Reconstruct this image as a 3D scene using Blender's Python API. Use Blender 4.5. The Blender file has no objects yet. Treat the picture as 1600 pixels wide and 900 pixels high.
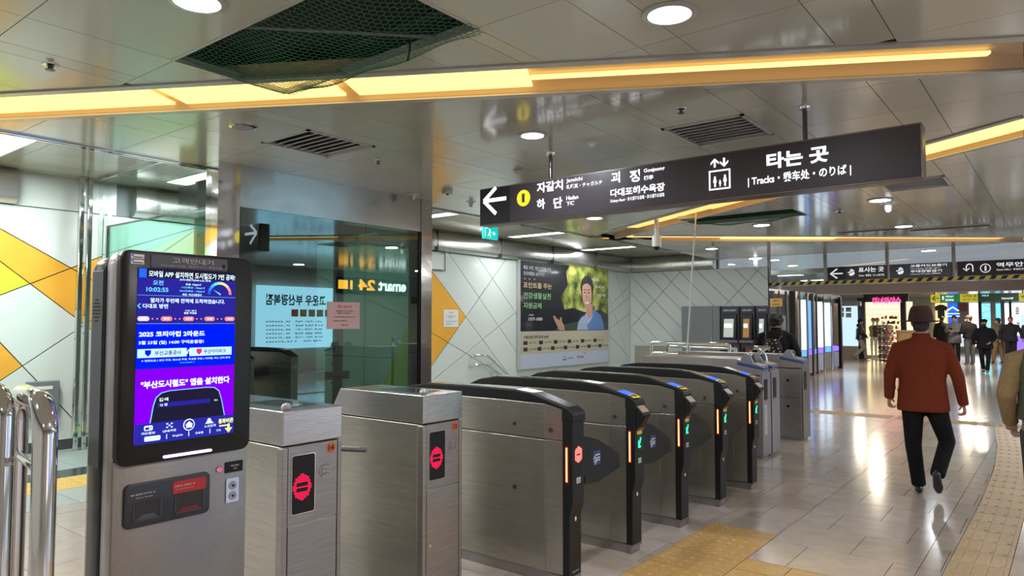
import bpy, bmesh, math, random
from mathutils import Vector, Matrix
random.seed(7)
SC = bpy.context.scene
COL = SC.collection
PI = math.pi
# ---------------------------------------------------------------- camera
FOC, HZ, YAW, CH = 1100.0, 502.0, math.radians(38.2), 1.6
PITCH = math.atan((HZ-450)/FOC)
cam_d = bpy.data.cameras.new('camera'); cam = bpy.data.objects.new('camera', cam_d); COL.objects.link(cam)
cam_d.sensor_width = 36; cam_d.lens = FOC/1600*36; cam_d.clip_start = .05; cam_d.clip_end = 200
cam.location = (0, 0, CH); cam.rotation_euler = (PI/2+PITCH, 0, YAW)
SC.camera = cam
F_ = Vector((-math.sin(YAW)*math.cos(PITCH), math.cos(YAW)*math.cos(PITCH), math.sin(PITCH)))
R_ = Vector((math.cos(YAW), math.sin(YAW), 0)); U_ = R_.cross(F_)
EYE = Vector((0, 0, CH))
def ray(x, y): return F_+R_*((x-800)/FOC)+U_*((450-y)/FOC)
def PX(x, y, X): d = ray(x, y); return EYE+d*(X/d.x)
def PY(x, y, Y): d = ray(x, y); return EYE+d*(Y/d.y)
def PZ(x, y, Z=0): d = ray(x, y); return EYE+d*((Z-CH)/d.z)
# ---------------------------------------------------------------- world, exposure
w = bpy.data.worlds.new('world'); SC.world = w; w.use_nodes = True
w.node_tree.nodes['Background'].inputs[0].default_value = (.75, .8, .9, 1)
w.node_tree.nodes['Background'].inputs[1].default_value = .35
SC.view_settings.view_transform = 'Standard'; SC.view_settings.look = 'None'
SC.view_settings.exposure = 0.45; SC.view_settings.gamma = 1
SC.cycles.max_bounces = 7; SC.cycles.diffuse_bounces = 3; SC.cycles.glossy_bounces = 4
SC.cycles.transmission_bounces = 4; SC.cycles.transparent_max_bounces = 10
SC.cycles.sample_clamp_indirect = 4; SC.cycles.use_denoising = True
SC.cycles.caustics_reflective = False; SC.cycles.caustics_refractive = False
CEIL = 3.27
def area(name, loc, size, power, col=(1, 1, 1), rot=(0, 0, 0), sy=None, spread=PI, shape=None):
    l = bpy.data.lights.new(name, 'AREA'); l.energy = power; l.color = col; l.size = size; l.spread = spread
    l.shape = shape or ('RECTANGLE' if sy else 'SQUARE')
    if sy: l.size_y = sy
    o = bpy.data.objects.new(name, l); o.location = loc; o.rotation_euler = rot; COL.objects.link(o); return o
# added fill lamps without fixtures, standing in for ceiling lights outside frame and along hall
for i, (x, y, p) in enumerate([(1.2, -1.5, 60), (-3, -1.0, 60), (1.5, 2.5, 60), (3.6, 7, 60), (-6, .6, 45), (3.4, 12, 50), (2.6, 16, 50), (-8.6, -1.6, 60)]):  # last lamp added to brighten what the booth pillar mirrors
    area('hall_fill', (x, y, CEIL-.05), .28, p, (1, .97, .92), shape='DISK')
for x, y, p in [(-4.5, 23, 80), (-1, 23, 80), (2, 28, 80), (-6, 28, 60), (-2.5, 30, 60), (-3.5, 36, 120), (1, 36, 120)]:
    area('hall_fill', (x, y, 2.76), .3, p, (1, .86, .68) if x < -2 else (1, .97, .92), shape='DISK')  # added lamps; warm tint on the left stands in for shop light
# ---------------------------------------------------------------- materials
MATS = {}
def nmat(name):
    m = bpy.data.materials.new(name); m.use_nodes = True; return m, m.node_tree, m.node_tree.nodes['Principled BSDF']
def mat(name, col, rough=.5, metal=0, spec=.5, emit=None, es=1, noise=0, nscale=20, bump=0, bscale=30, stretch=None, coat=0, rnd=0, alpha=1):
    if name in MATS: return MATS[name]
    m, nt, b = nmat(name); N = nt.nodes; L = nt.links
    b.inputs['Base Color'].default_value = (*col, 1); b.inputs['Roughness'].default_value = rough
    b.inputs['Metallic'].default_value = metal; b.inputs['Specular IOR Level'].default_value = spec
    b.inputs['Coat Weight'].default_value = coat; b.inputs['Coat Roughness'].default_value = .08
    if emit:
        b.inputs['Emission Color'].default_value = (*emit, 1); b.inputs['Emission Strength'].default_value = es
    src = None
    if noise or bump or rnd:
        tc = N.new('ShaderNodeTexCoord'); mp = N.new('ShaderNodeMapping'); L.new(tc.outputs['Object'], mp.inputs[0])
        if stretch: mp.inputs['Scale'].default_value = stretch
    if noise:
        nz = N.new('ShaderNodeTexNoise'); nz.inputs['Scale'].default_value = nscale; nz.inputs['Detail'].default_value = 5
        L.new(mp.outputs[0], nz.inputs[0])
        mr = N.new('ShaderNodeMapRange'); mr.inputs[1].default_value = .3; mr.inputs[2].default_value = .7
        mr.inputs[3].default_value = 1-noise; mr.inputs[4].default_value = 1+noise; L.new(nz.outputs[0], mr.inputs[0])
        src = mr.outputs[0]
    if rnd:
        oi = N.new('ShaderNodeObjectInfo'); m2 = N.new('ShaderNodeMapRange'); m2.inputs[3].default_value = 1-rnd; m2.inputs[4].default_value = 1+rnd
        L.new(oi.outputs['Random'], m2.inputs[0])
        if src:
            mm = N.new('ShaderNodeMath'); mm.operation = 'MULTIPLY'; L.new(src, mm.inputs[0]); L.new(m2.outputs[0], mm.inputs[1]); src = mm.outputs[0]
        else: src = m2.outputs[0]
    if src:
        vm = N.new('ShaderNodeVectorMath'); vm.operation = 'SCALE'; vm.inputs[0].default_value = col
        L.new(src, vm.inputs['Scale']); L.new(vm.outputs[0], b.inputs['Base Color'])
    if bump:
        nb = N.new('ShaderNodeTexNoise'); nb.inputs['Scale'].default_value = bscale; nb.inputs['Detail'].default_value = 3
        L.new(mp.outputs[0], nb.inputs[0]); bp = N.new('ShaderNodeBump'); bp.inputs['Strength'].default_value = bump
        bp.inputs['Distance'].default_value = .02; L.new(nb.outputs[0], bp.inputs['Height']); L.new(bp.outputs[0], b.inputs['Normal'])
    MATS[name] = m; return m
def emat(name, col, s):
    if name in MATS: return MATS[name]
    m = bpy.data.materials.new(name); m.use_nodes = True; nt = m.node_tree; nt.nodes.clear()
    e = nt.nodes.new('ShaderNodeEmission'); e.inputs[0].default_value = (*col, 1); e.inputs[1].default_value = s
    o = nt.nodes.new('ShaderNodeOutputMaterial'); nt.links.new(e.outputs[0], o.inputs[0]); MATS[name] = m; return m
def glassmat(name, tint, refl, rough=.0):
    if name in MATS: return MATS[name]
    m = bpy.data.materials.new(name); m.use_nodes = True; nt = m.node_tree; nt.nodes.clear(); N = nt.nodes
    t = N.new('ShaderNodeBsdfTransparent'); t.inputs[0].default_value = (*tint, 1)
    g = N.new('ShaderNodeBsdfGlossy'); g.inputs[0].default_value = (.85, .95, .92, 1); g.inputs['Roughness'].default_value = rough
    fr = N.new('ShaderNodeLayerWeight'); fr.inputs[0].default_value = .5
    pw = N.new('ShaderNodeMath'); pw.operation = 'POWER'; pw.inputs[1].default_value = 4; nt.links.new(fr.outputs['Facing'], pw.inputs[0])
    ad = N.new('ShaderNodeMath'); ad.operation = 'MULTIPLY_ADD'; ad.inputs[1].default_value = .7; ad.inputs[2].default_value = refl; ad.use_clamp = True
    nt.links.new(pw.outputs[0], ad.inputs[0])
    x = N.new('ShaderNodeMixShader'); o = N.new('ShaderNodeOutputMaterial')
    nt.links.new(ad.outputs[0], x.inputs[0]); nt.links.new(t.outputs[0], x.inputs[1]); nt.links.new(g.outputs[0], x.inputs[2]); nt.links.new(x.outputs[0], o.inputs[0])
    MATS[name] = m; return m
STEEL = mat('brushed_steel', (.37, .35, .34), .34, .92, noise=.10, nscale=6, bump=.04, bscale=14, stretch=(1, 1, 16))
STEELH = mat('brushed_steel_side', (.52, .51, .47), .26, .92, noise=.08, nscale=5, bump=.04, bscale=12, stretch=(1, 1, 14))
STEELD = mat('steel_dark', (.42, .40, .40), .36, .9, noise=.08, nscale=8)
CHROME = mat('chrome', (.72, .72, .72), .07, 1)
BLACK = mat('black_plastic', (.008, .008, .01), .3, 0, .3)
BLACKM = mat('black_matte', (.02, .02, .022), .6)
DGREY = mat('dark_grey', (.07, .075, .085), .45, .2)
MGREY = mat('mid_grey', (.17, .18, .19), .5)
WHITE = mat('white_plastic', (.75, .75, .74), .4)
PANEL = mat('ceiling_enamel', (.52, .52, .44), .16, 0, .6, noise=.04, nscale=1.5, bump=.10, bscale=1.1, rnd=.05, coat=.35)
FRAME = mat('ceiling_frame', (.55, .54, .52), .3, .3)
FLOORM = mat('floor_granite', (.43, .38, .34), .15, 0, .5, noise=.09, nscale=7, rnd=.09, bump=.03, bscale=3, coat=.1)
FLOORG = mat('floor_grey_granite', (.36, .40, .39), .3, 0, .5, noise=.15, nscale=60, rnd=.06)
FLOORK = mat('floor_black_granite', (.035, .045, .05), .15, 0, .5, noise=.3, nscale=60)
GROUT = mat('grout', (.07, .065, .06), .8)
TACT = mat('tactile_yellow', (.52, .33, .12), .5, noise=.12, nscale=30, rnd=.08)
TACT2 = mat('tactile_tan', (.50, .38, .24), .45, noise=.1, nscale=30, rnd=.06)
TACTY = mat('tactile_bright', (.62, .42, .11), .5, noise=.1, nscale=30, rnd=.06)
WPAN = mat('wall_white_enamel', (.66, .71, .66), .3, 0, .5, rnd=.02, coat=.2)
WPAN2 = mat('wall_far_enamel', (.66, .68, .66), .35, 0, .5, rnd=.02)
WORA = mat('wall_orange', (.85, .42, .05), .3, 0, .5, noise=.05, nscale=3, coat=.2)
WGRN = mat('wall_lime', (.60, .68, .05), .3, 0, .5, coat=.2)
WARM = emat('warm_lamp', (1, .66, .20), 1.7)
WARMS = emat('warm_strip', (1, .56, .16), 1.2)
TROF = mat('trough_inside', (.62, .46, .28), .45)
LAMP = emat('lamp_white', (.9, .9, 1), 14)
LAMPF = emat('fluorescent', (.88, .97, 1), 6)
TXT = emat('lit_text', (.9, .93, 1), 1.3)
TXTD = mat('print_white', (.75, .75, .76), .5)
TXTK = mat('print_black', (.03, .03, .03), .5)
# ---------------------------------------------------------------- builders
def wloc(o):
    v = Vector((0, 0, 0))
    while o is not None: v = v+Vector(o.location); o = o.parent
    return v
def tag(o, label=None, cat=None, group=None, kind=None):
    if label: o['label'] = label
    if cat: o['category'] = cat
    if group: o['group'] = group
    if kind: o['kind'] = kind
    return o
def thing(name, label, cat, loc=(0, 0, 0), rz=0, group=None):
    o = bpy.data.objects.new(name, None); o.empty_display_size = .1; COL.objects.link(o); o.location = loc; o.rotation_euler = (0, 0, rz)
    return tag(o, label, cat, group)
class MB:
    def __init__(s): s.v = []; s.f = []
    def add(s, vs, fs):
        n = len(s.v); s.v += [tuple(v) for v in vs]; s.f += [tuple(i+n for i in f) for f in fs]; return s
    def box(s, x0, x1, y0, y1, z0, z1):
        if x0 > x1: x0, x1 = x1, x0
        if y0 > y1: y0, y1 = y1, y0
        if z0 > z1: z0, z1 = z1, z0
        return s.add([(x0, y0, z0), (x1, y0, z0), (x1, y1, z0), (x0, y1, z0), (x0, y0, z1), (x1, y0, z1), (x1, y1, z1), (x0, y1, z1)],
                     [(0, 3, 2, 1), (4, 5, 6, 7), (0, 1, 5, 4), (1, 2, 6, 5), (2, 3, 7, 6), (3, 0, 4, 7)])
    def prism(s, pts, d):   # pts: ordered 3D polygon, d: extrusion vector
        n = len(pts); d = Vector(d); P = [Vector(p) for p in pts]
        nr = Vector((0, 0, 0))
        for i in range(n): nr += (P[i]-P[0]).cross(P[(i+1) % n]-P[0])
        if nr.dot(d) > 0: P = P[::-1]
        vs = P+[p+d for p in P]
        fs = [tuple(range(n)), tuple(range(2*n-1, n-1, -1))]+[(i, i+n, (i+1) % n+n, (i+1) % n) for i in range(n)]
        return s.add(vs, [f if k == 0 or k == 1 else f for k, f in enumerate(fs)])
    def tube(s, pts, r, n=10, cap=True):
        P = [Vector(p) for p in pts]; rs = r if isinstance(r, (list, tuple)) else [r]*len(P); b = len(s.v); up = None
        for i, p in enumerate(P):
            t = (P[min(i+1, len(P)-1)]-P[max(i-1, 0)]).normalized()
            if up is None: up = Vector((0, 0, 1)) if abs(t.z) < .9 else Vector((1, 0, 0))
            a = t.cross(up); 
            if a.length < 1e-4: up = Vector((0, 1, 0)); a = t.cross(up)
            a.normalize(); c = a.cross(t).normalized(); up = c
            rr = rs[i] if isinstance(rs[i], (list, tuple)) else (rs[i], rs[i])
            for k in range(n):
                q = 2*PI*k/n; s.v.append(tuple(p+a*math.cos(q)*rr[0]+c*math.sin(q)*rr[1]))
        for i in range(len(P)-1):
            for k in range(n):
                a0 = b+i*n+k; a1 = b+i*n+(k+1) % n; s.f.append((a0, a1, a1+n, a0+n))
        if cap: s.f.append(tuple(b+k for k in range(n))[::-1]); s.f.append(tuple(b+(len(P)-1)*n+k for k in range(n)))
        return s
    def cyl(s, p0, p1, r, n=16): return s.tube([p0, p1], r, n)
    def lathe(s, c, prof, n=24, ax='z', sx=1, sy=1):   # prof: (r, h)
        b = len(s.v); c = Vector(c)
        for r, h in prof:
            for k in range(n):
                q = 2*PI*k/n; a, e = math.cos(q)*r*sx, math.sin(q)*r*sy
                s.v.append(tuple(c+(Vector((a, e, h)) if ax == 'z' else Vector((h, a, e)) if ax == 'x' else Vector((a, h, e)))))
        m = len(prof)
        for i in range(m-1):
            for k in range(n):
                s.f.append((b+i*n+k, b+i*n+(k+1) % n, b+(i+1)*n+(k+1) % n, b+(i+1)*n+k))
        s.f.append(tuple(b+k for k in range(n))[::-1]); s.f.append(tuple(b+(m-1)*n+k for k in range(n)))
        return s
    def ball(s, c, r, n=12, m=8):
        r = r if isinstance(r, (list, tuple)) else (r, r, r)
        b = len(s.v); c = Vector(c)
        for i in range(1, m):
            t = PI*i/m
            for k in range(n):
                q = 2*PI*k/n; s.v.append((c.x+r[0]*math.sin(t)*math.cos(q), c.y+r[1]*math.sin(t)*math.sin(q), c.z-r[2]*math.cos(t)))
        s.v.append((c.x, c.y, c.z-r[2])); s.v.append((c.x, c.y, c.z+r[2])); lo = len(s.v)-2; hi = lo+1
        for i in range(m-2):
            for k in range(n): s.f.append((b+i*n+k, b+i*n+(k+1) % n, b+(i+1)*n+(k+1) % n, b+(i+1)*n+k))
        for k in range(n):
            s.f.append((lo, b+(k+1) % n, b+k)); s.f.append((hi, b+(m-2)*n+k, b+(m-2)*n+(k+1) % n))
        return s
    def loft(s, secs, n=20, e=2.4):   # (cx, cy, z, rx, ry)
        b = len(s.v)
        for cx, cy, z, rx, ry in secs:
            for k in range(n):
                q = 2*PI*k/n; ca, sa = math.cos(q), math.sin(q)
                s.v.append((cx+rx*math.copysign(abs(ca)**(2/e), ca), cy+ry*math.copysign(abs(sa)**(2/e), sa), z))
        m = len(secs)
        for i in range(m-1):
            for k in range(n): s.f.append((b+i*n+k, b+i*n+(k+1) % n, b+(i+1)*n+(k+1) % n, b+(i+1)*n+k))
        s.f.append(tuple(b+k for k in range(n))[::-1]); s.f.append(tuple(b+(m-1)*n+k for k in range(n)))
        return s
    def build(s, name, m, parent=None, smooth=False, bevel=0, local=False, fix=False, seg=2):
        off = Vector((0, 0, 0)) if (parent is None or local) else wloc(parent)
        me = bpy.data.meshes.new(name); me.from_pydata([tuple(Vector(v)-off) for v in s.v], [], s.f); me.materials.append(m)
        bm = bmesh.new(); bm.from_mesh(me); bmesh.ops.recalc_face_normals(bm, faces=bm.faces)
        if bevel: bmesh.ops.bevel(bm, geom=[e for e in bm.edges if len(e.link_faces) == 2 and e.calc_face_angle(0) > .5], offset=bevel, segments=seg, affect='EDGES', profile=.5)
        bm.to_mesh(me); bm.free()
        if smooth:
            me.polygons.foreach_set('use_smooth', [True]*len(me.polygons)); me.set_sharp_from_angle(angle=math.radians(38))
        o = bpy.data.objects.new(name, me); COL.objects.link(o)
        if parent: o.parent = parent
        return o
def struct(o): o['kind'] = 'structure'; return o
TS_ = bpy.data.scenes.new('workbench')
def evald(o):
    TS_.collection.objects.link(o)
    with bpy.context.temp_override(scene=TS_, view_layer=TS_.view_layers[0]):
        dg = bpy.context.evaluated_depsgraph_get(); return bpy.data.meshes.new_from_object(o.evaluated_get(dg))
def fuse(mb, name, m, parent, voxel=.014, it=4, extra=None):
    """one continuous surface out of overlapping closed volumes"""
    me = bpy.data.meshes.new('tmp'); me.from_pydata(mb.v, [], mb.f); o = bpy.data.objects.new('tmp', me)
    r = o.modifiers.new('r', 'REMESH'); r.mode = 'VOXEL'; r.voxel_size = voxel; r.use_smooth_shade = True
    if it:
        q = o.modifiers.new('s', 'SMOOTH'); q.iterations = it; q.factor = .5
    out = evald(o)
    bpy.data.objects.remove(o); bpy.data.meshes.remove(me)
    if extra:
        bm = bmesh.new(); bm.from_mesh(out); t = bpy.data.meshes.new('t'); t.from_pydata(extra.v, [], extra.f); bm.from_mesh(t); bm.to_mesh(out); bm.free(); bpy.data.meshes.remove(t)
    out.materials.clear(); out.materials.append(m); out.name = name
    out.polygons.foreach_set('use_smooth', [True]*len(out.polygons))
    ob = bpy.data.objects.new(name, out); COL.objects.link(ob); ob.parent = parent
    return ob
TC = {}
def text(body, O, u, v, w, h, m, parent, bold=.02, off=.002, name='lettering', local=False, keep=False):
    """body fitted in a w x h box whose lower left corner is O, reading along u, upwards v"""
    key = (body, bold)
    if key not in TC:
        c = bpy.data.curves.new('t', 'FONT'); c.body = body; c.offset = bold; c.resolution_u = 3; c.space_line = .95
        o = bpy.data.objects.new('t', c); me = evald(o); bpy.data.objects.remove(o)
        TC[key] = ([tuple(p.co) for p in me.vertices], [tuple(f.vertices) for f in me.polygons])
    vs, fs = TC[key]
    if not vs: return None
    x0 = min(a[0] for a in vs); x1 = max(a[0] for a in vs); y0 = min(a[1] for a in vs); y1 = max(a[1] for a in vs)
    u = Vector(u).normalized(); v = Vector(v).normalized(); n = u.cross(v); O = Vector(O)
    sx = w/(x1-x0); sy = h/(y1-y0)
    if keep: sx = sy
    mb = MB(); mb.add([O+u*((a[0]-x0)*sx)+v*((a[1]-y0)*sy)+n*off for a in vs], fs)
    offv = Vector((0, 0, 0)) if (parent is None or local) else wloc(parent)
    me = bpy.data.meshes.new(name); me.from_pydata([tuple(Vector(p)-offv) for p in mb.v], [], mb.f); me.materials.append(m)
    o = bpy.data.objects.new(name, me); COL.objects.link(o); o.parent = parent
    return o
def flat(pts, d, m, parent, name, bevel=0, **k):
    mb = MB().prism(pts, d); return mb.build(name, m, parent, bevel=bevel, **k)
# polygon tools (2D)
def clip(poly, a, b, c):   # keep a*x+b*y>=c
    out = []
    for i in range(len(poly)):
        p, q = poly[i], poly[(i+1) % len(poly)]; dp = a*p[0]+b*p[1]-c; dq = a*q[0]+b*q[1]-c
        if dp >= 0: out.append(p)
        if (dp > 0 > dq) or (dp < 0 < dq):
            t = dp/(dp-dq); out.append((p[0]+(q[0]-p[0])*t, p[1]+(q[1]-p[1])*t))
    return out
def parea(p): return abs(sum(p[i][0]*p[(i+1) % len(p)][1]-p[(i+1) % len(p)][0]*p[i][1] for i in range(len(p)))/2) if len(p) > 2 else 0
def lineq(p, q):   # positive side = left of p->q
    a, b = -(q[1]-p[1]), q[0]-p[0]; n = math.hypot(a, b); a, b = a/n, b/n; return a, b, a*p[0]+b*p[1]
def split(polys, p, q):
    a, b, c = lineq(p, q); out = []
    for P in polys:
        for s in (1, -1):
            r = clip(P, s*a, s*b, s*c)
            if parea(r) > 2e-4: out.append(r)
    return out
def subtract(P, x0, x1, y0, y1):
    out = []
    for a, b, c in ((-1, 0, -x0), (1, 0, x1), (0, -1, -y0), (0, 1, y1)):
        r = clip(P, a, b, c)
        if parea(r) > 2e-4: out.append(r)
        P = clip(P, -a, -b, -c)
        if parea(P) < 2e-4: break
    return out
def inset(P, g):
    s = sum(P[i][0]*P[(i+1) % len(P)][1]-P[(i+1) % len(P)][0]*P[i][1] for i in range(len(P)))
    if s < 0: P = P[::-1]
    R = P
    for i in range(len(P)):
        p, q = P[i], P[(i+1) % len(P)]
        if math.hypot(p[0]-q[0], p[1]-q[1]) < 1e-5: continue
        a, b, c = lineq(p, q); R = clip(R, a, b, c+g)
        if len(R) < 3: return []
    return R
def inpoly(pt, P):
    s = False
    for i in range(len(P)):
        (x1, y1), (x2, y2) = P[i], P[(i+1) % len(P)]
        if (y1 > pt[1]) != (y2 > pt[1]) and pt[0] < (x2-x1)*(pt[1]-y1)/(y2-y1)+x1: s = not s
    return s
def cent(P): return (sum(p[0] for p in P)/len(P), sum(p[1] for p in P)/len(P))
# ================================================================ FLOOR
floor = struct(MB().box(-11, 6, -4, 46, -.12, -.008).build('floor', GROUT))
T0Y, TP, TL = 4.78, .515, .54
cells = []
for r in range(-17, 80):
    y0 = T0Y+r*TP; ox = -1.49 if r % 2 == 0 else -1.22
    for c in range(-17, 13):
        x0 = ox+c*TL
        if x0+TL < -6.88 and y0 < 18: continue
        if x0+TL < -10.9 or x0 > 5.5: continue
        cells.append((x0, y0))
# tactile runs that cut the paving:  (x0,x1,y0,y1)
TAC_GATE = (-2.26, -1.745, 3.23, 5.445)      # dotted field running to gate twelve
TAC_BAR = (-1.745, 1.0, 4.25, 4.775)
TAC_BACK = (-6.5, -.8, 13.0, 13.45)
curve = [(-.50, 2.0), (-.50, 5.3), (-.48, 7.5), (-.50, 9.3), (-.58, 11.0), (-.70, 12.4), (-.80, 13.6), (-.8, 20)]
def cx(y):
    for a, b in zip(curve, curve[1:]):
        if a[1] <= y <= b[1]: return a[0]+(b[0]-a[0])*(y-a[1])/(b[1]-a[1])
    return None
def cutfloor(P):
    if cent(P)[1] < 18: P = clip(P, 1, 0, -6.9)
    if parea(P) < 1e-3: return []
    ps = [P]
    for R in (TAC_GATE, TAC_BAR, TAC_BACK):
        o = []
        for q in ps: o += subtract(q, *R)
        ps = o
    o = []
    for q in ps:
        cy = cent(q)[1]
        if min(p[0] for p in q) < -.2 and max(p[0] for p in q) > -1.1 and 2.0 < cy < 13.4:
            (x0, y0), (x1, y1) = [(cx(yy), yy) for yy in (max(2.0, cy-.3), min(13.9, cy+.3))]
            a, b, c = lineq((x0-.165, y0), (x1-.165, y1)); r = clip(q, a, b, c); 
            if parea(r) > 1e-3: o.append(r)
            a, b, c = lineq((x1+.165, y1), (x0+.165, y0)); r = clip(q, a, b, c)
            if parea(r) > 1e-3: o.append(r)
        else: o.append(q)
    return o
def dist_cam(c): return math.hypot(c[0], c[1])
def inview(c, z=0):
    d = Vector((c[0], c[1], z))-EYE; t = d.dot(F_)
    if t < .3: return False
    x = 800+FOC*d.dot(R_)/t; y = 450-FOC*d.dot(U_)/t
    return -60 < x < 1660 and -60 < y < 990
tiles = []
for x0, y0 in cells:
    for q in cutfloor([(x0, y0), (x0+TL, y0), (x0+TL, y0+TP), (x0, y0+TP)]):
        q = inset(q, .0022)
        if len(q) > 2 and parea(q) > 1e-3: tiles.append((dist_cam(cent(q)), q))
tiles.sort(key=lambda a: a[0])
cnt = 0; rest = MB(); protos = {}
for d, q in tiles:
    if cnt < 270 and inview(cent(q)) and cent(q)[0] > -6:
        MB().prism([(p[0], p[1], -.03) for p in q], (0, 0, .03)).build('floor_tile', FLOORM, floor); cnt += 1
    else: rest.prism([(p[0], p[1], -.03) for p in q], (0, 0, .03))
tag(rest.build('floor_tiles_far', FLOORM, floor), 'more beige granite floor tiles receding down the hall', kind='stuff')
# tactile pavers with real bars / domes
def paver(x0, x1, y0, y1, kind, m, nm='tactile_paver', rot=0, cxy=None):
    mb = MB(); g = .003; mb.box(x0+g, x1-g, y0+g, y1-g, -.03, .001)
    w, h = x1-x0, y1-y0
    if kind == 'dot':
        n = 6; k = max(2, round(n*h/w))
        for i in range(n):
            for j in range(k):
                c = (x0+(i+.5)*w/n, y0+(j+.5)*h/k); mb.add([(c[0]-.014, c[1]-.014, .001), (c[0]+.014, c[1]-.014, .001), (c[0]+.014, c[1]+.014, .001), (c[0]-.014, c[1]+.014, .001), (c[0]-.008, c[1]-.008, .006), (c[0]+.008, c[1]-.008, .006), (c[0]+.008, c[1]+.008, .006), (c[0]-.008, c[1]+.008, .006)], [(4, 5, 6, 7), (0, 1, 5, 4), (1, 2, 6, 5), (2, 3, 7, 6), (3, 0, 4, 7)])
    elif kind == 'bary':
        for i in range(4): c = x0+(i+.5)*w/4; mb.box(c-.012, c+.012, y0+.03, y1-.03, 0, .006)
    elif kind == 'barx':
        n = max(2, round(h/.08))
        for i in range(n): c = y0+(i+.5)*h/n; mb.box(x0+.03, x1-.03, c-.012, c+.012, 0, .006)
    return mb.build(nm, m, floor)
y = TAC_GATE[2]
while y < TAC_GATE[3]-.1:
    paver(TAC_GATE[0], TAC_GATE[1], y, min(y+.37, TAC_GATE[3]), 'dot', TACT); y += .369
x = TAC_BAR[0]
while x < TAC_BAR[1]: paver(x, x+.30, TAC_BAR[2], TAC_BAR[3], 'barx' if 0 else 'dot2', TACT); x += .30
for i in range(8): 
    for j in range(2): MB().box(TAC_BAR[0]+.01+i*.3, TAC_BAR[0]+.29+i*.3, TAC_BAR[2]+.03+j*.25, TAC_BAR[2]+.05+j*.25, 0, .005).build('tactile_bar', TACT, floor)
x = TAC_BACK[0]
while x < TAC_BACK[1]-.2: paver(x, x+.6, TAC_BACK[2], TAC_BACK[3], 'barx', TACT2); x += .6
yy = 2.0
while yy < 13.3:
    c0, c1 = cx(yy), cx(yy+.3); mb = MB(); g = .003
    mb.prism([(c0-.163, yy+g, -.03), (c0+.163, yy+g, -.03), (c1+.163, yy+.3-g, -.03), (c1-.163, yy+.3-g, -.03)], (0, 0, .031))
    for i in range(4):
        o = -.163+(i+.5)*.0815; mb.prism([(c0+o-.012, yy+.03, 0), (c0+o+.012, yy+.03, 0), (c1+o+.012, yy+.27, 0), (c1+o-.012, yy+.27, 0)], (0, 0, .006))
    mb.build('tactile_paver', TACT2, floor); yy += .3
# floor behind the barrier line, left
for nm, m, x0, x1, dx, dy in (('grey_paver', FLOORG, -10.9, -8.55, .6, .6), ('black_paver', FLOORK, -8.55, -8.12, .43, .6), ('tactile_paver', TACTY, -8.12, -7.55, .3, .3), ('grey_paver', FLOORG, -7.55, -6.9, .65, .6)):
    far = MB(); k = 0
    x = x0
    while x < x1-.05:
        y = -1.0
        while y < 17.9:
            x2 = min(x+dx, x1)
            if -1 < y < 4.6 and k < 80 and inview((x+.3, y+.3)) and m is not TACTY:
                MB().box(x+.003, x2-.003, y+.003, y+dy-.003, -.03, 0).build(nm, m, floor); k += 1
            elif m is TACTY and y < 4.6 and inview((x+.15, y+.15)): paver(x, x2, y, y+dy, 'dot', m)
            else: far.box(x+.003, x2-.003, y+.003, y+dy-.003, -.03, 0)
            y += dy
        x += dx
    tag(far.build(nm+'s_far', m, floor), kind='stuff')
# ================================================================ CEILING
C = CEIL
ceiling = struct(MB().box(-7.25, 6, -4, 18.45, C+.24, C+.34).build('ceiling', MGREY))
T = {  # trough edges, near and far (straight lines in plan)
 1: (((-7.3, 1.06), (-.15, 5.106)), ((-7.3, 1.64), (-.173, 5.695))),
 2: (((-.225, 7.066), (-7.1, 11.67)), ((-.256, 7.76), (-7.1, 12.35))),
 3: (((-6.6, 12.22), (-.62, 17.25)), ((-6.6, 13.22), (-.66, 18.1)))}
HOLES = [(-4.45, -2.60, 2.15, 2.975), (-4.95, -3.15, 10.72, 11.5), (-5.86, -5.14, 3.66, 4.42), (-2.72, -2.0, 5.55, 6.32), (-1.75, -1.05, 9.35, 10.1)]
def left(P, l, sgn, g=.0): a, b, c = lineq(*l); return clip(P, sgn*a, sgn*b, sgn*c+g)
panels = []
xs = [-7.25, -6.30, -4.45, -2.60, -.75, 1.1, 2.95, 4.8]; ys = [2.15+.823*k for k in range(-6, 20)]
for xa, xb in zip(xs, xs[1:]):
    for ya in ys:
        yb = min(ya+.823, 18.42)
        if ya > 18.3: continue
        P0 = [(xa, ya), (xb, ya), (xb, yb), (xa, yb)]
        fl = .075
        t1n, t1f = T[1]; t2n, t2f = T[2]; t3n, t3f = T[3]
        P = []
        P.append(left(P0, t1n, -1, fl))
        A = left(P0, t1f, 1, fl); A = left(A, t2n, 1, fl) if A else A; P.append(A)
        B = left(P0, t2f, -1, fl); B = left(B, t3n, -1, fl) if B else B; B = left(B, t1f, 1, fl) if B else B; P.append(B)
        D = left(P0, t3f, 1, fl); P.append(D)
        for q in P:
            if parea(q) < .01: continue
            qs = [q]
            for h in HOLES:
                o = []
                for z in qs: o += subtract(z, *h)
                qs = o
            panels += qs
cnt = 0; far = MB()
for q in panels:
    q2 = inset(q, .0025)
    if len(q2) < 3 or parea(q2) < .004: continue
    if inview(cent(q2), C) and cnt < 290:
        o = MB().prism([(p[0], p[1], C) for p in q2], (0, 0, .02)).build('ceiling_panel', PANEL, ceiling); cnt += 1
        o.rotation_euler = (0, 0, 0)
    else: far.prism([(p[0], p[1], C) for p in q2], (0, 0, .02))
tag(far.build('ceiling_panels_far', PANEL, ceiling), kind='stuff')
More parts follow.
